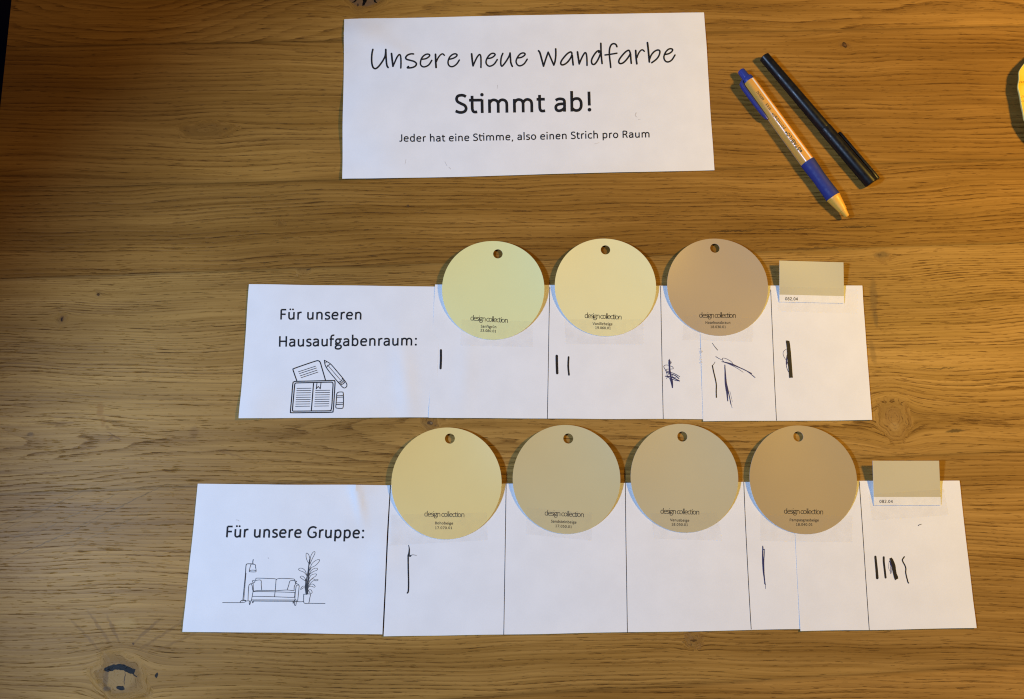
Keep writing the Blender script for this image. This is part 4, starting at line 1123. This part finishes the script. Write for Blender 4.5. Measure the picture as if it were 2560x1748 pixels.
fr = Frame(c2([(349, 196)])[0], c2([(1203, 1202)])[0], 0.0048)
sc = fr.len*1000/133.0
pen2 = empty("capped_pen")
tag(pen2, "slim matt black capped pen with a clip, lying right of the orange pen", "pen", "pens lying beside the sign")
ZC = 4.8
part("barrel", lathe(fr, [(T(0), 3.6), (T(0.4), 4.0), (T(40), 4.25), (T(75.8), 4.45), (T(76.4), 4.3)], 40, ZC), M_BLACK, pen2)
part("end_plug", lathe(fr, [(T(-0.5), 2.6), (T(-0.2), 3.2), (T(0.2), 3.3)], 24, ZC), M_BLACK2, pen2)
part("cap", lathe(fr, [(T(76.4), 4.35), (T(76.6), 4.75), (T(100), 4.75), (T(131.8), 4.8), (T(132.6), 4.6), (T(133), 4.1)], 44, ZC), M_BLACK, pen2)
part("clip", bar(fr, [(T(85.6), 5.9, ZC+0.6, 0.7, 1.3), (T(86.4), 6.1, ZC+0.6, 1.15, 1.8), (T(110), 6.1, ZC+0.6, 1.15, 1.8), (T(126), 5.9, ZC+0.5, 1.3, 1.9), (T(132.6), 5.6, ZC+0.3, 1.7, 2.0), (T(133.2), 5.5, ZC+0.3, 1.4, 1.6)]), M_BLACK, pen2)
for i in range(5):
    t = 123.0 + i*1.8
    vs = []; fs = []
    for k_ in range(7):
        p = 1.4 + k_*0.45
        r = 4.86
        z = ZC+math.sqrt(r*r-p*p)
        tt = T(t + k_*0.42)
        vs += [fr(tt, p, z), fr(tt+0.65, p, z)]
    for k_ in range(6): fs.append((2*k_, 2*k_+1, 2*k_+3, 2*k_+2))
    mesh_obj("grip_groove", vs, fs, M_BLACK2, pen2)

# ------------------------------------------------------------------ yellow quilted cloth at the right edge
def cloth():
    q = [(2562, 156), (2553, 168), (2547, 180), (2546, 195), (2545, 205), (2544, 218), (2547, 232), (2550, 245), (2552, 258), (2555, 275), (2558, 290), (2562, 305),
         (2590, 345), (2640, 372), (2700, 380), (2760, 365), (2800, 320), (2812, 250), (2800, 180), (2755, 125), (2690, 100), (2630, 108), (2590, 130)]
    q = catmull(q + [q[0]], 6)[:-1]
    zt = 0.009
    pts = [at(x, y, zt) for x, y in q]
    N = len(pts)
    c = Vector((sum(p.x for p in pts)/N, sum(p.y for p in pts)/N, 0))
    prof = [(0.66, 0.0006), (0.82, 0.0028), (0.94, zt-0.0026), (0.995, zt-0.0007), (0.996, zt), (0.986, zt+0.0005), (0.98, zt+0.0003), (0.80, zt+0.0008), (0.5, zt+0.0016), (0.2, zt+0.002)]
    vs = []; fs = []; mi = []
    for k_, (s, z) in enumerate(prof):
        for p in pts:
            x = c.x+(p.x-c.x)*s; y = c.y+(p.y-c.y)*s
            vs.append((x, y, z + 0.0006*noise.noise(Vector((x*120, y*120, 2.0)))))
    for k_ in range(len(prof)-1):
        for i in range(N):
            j = (i+1) % N
            fs.append((k_*N+i, k_*N+j, (k_+1)*N+j, (k_+1)*N+i)); mi.append(0 if k_ >= 5 else 1)
    vs.append((c.x, c.y, zt+0.002)); b0 = (len(prof)-1)*N
    for i in range(N): fs.append((b0+i, b0+(i+1) % N, len(vs)-1)); mi.append(0)
    my = new_mat("yellow_cloth", (0.80, 0.50, 0.03), 0.85, 0.15)
    b = NB(my); p = b.node('ShaderNodeTexCoord').outputs['Object']
    f = b.ramp(b.noise(p, 90, 3), 0.35, 0.65)
    b.put(b.n['Principled BSDF'].inputs['Base Color'], b.mix(f, (0.86, 0.50, 0.02, 1), (0.88, 0.62, 0.08, 1)))
    mp = paper_mat("pale_hem", (0.76, 0.69, 0.24), 0.4)
    o = mesh_obj("quilted_cloth", vs, fs, [my, mp], None, smooth=True, midx=mi)
    tag(o, "yellow quilted cloth with pale wavy hem, cut off by the right edge of the photo", "cloth")
    ink = Ink()
    for y in (206.5, 242, 252.5):
        x = 2546.5 + (y-206)*0.16
        while x < 2800:
            ink.line([(x, y), (x+2.6, y-0.2)], 1.2, caps=False); x += 4.2
    def surf(px, py, lf):
        p = at(px, py, zt+0.0012); return (p.x, p.y, zt+0.0022+lf)
    ink.build("stitching", M_INK, surf, o)
cloth()
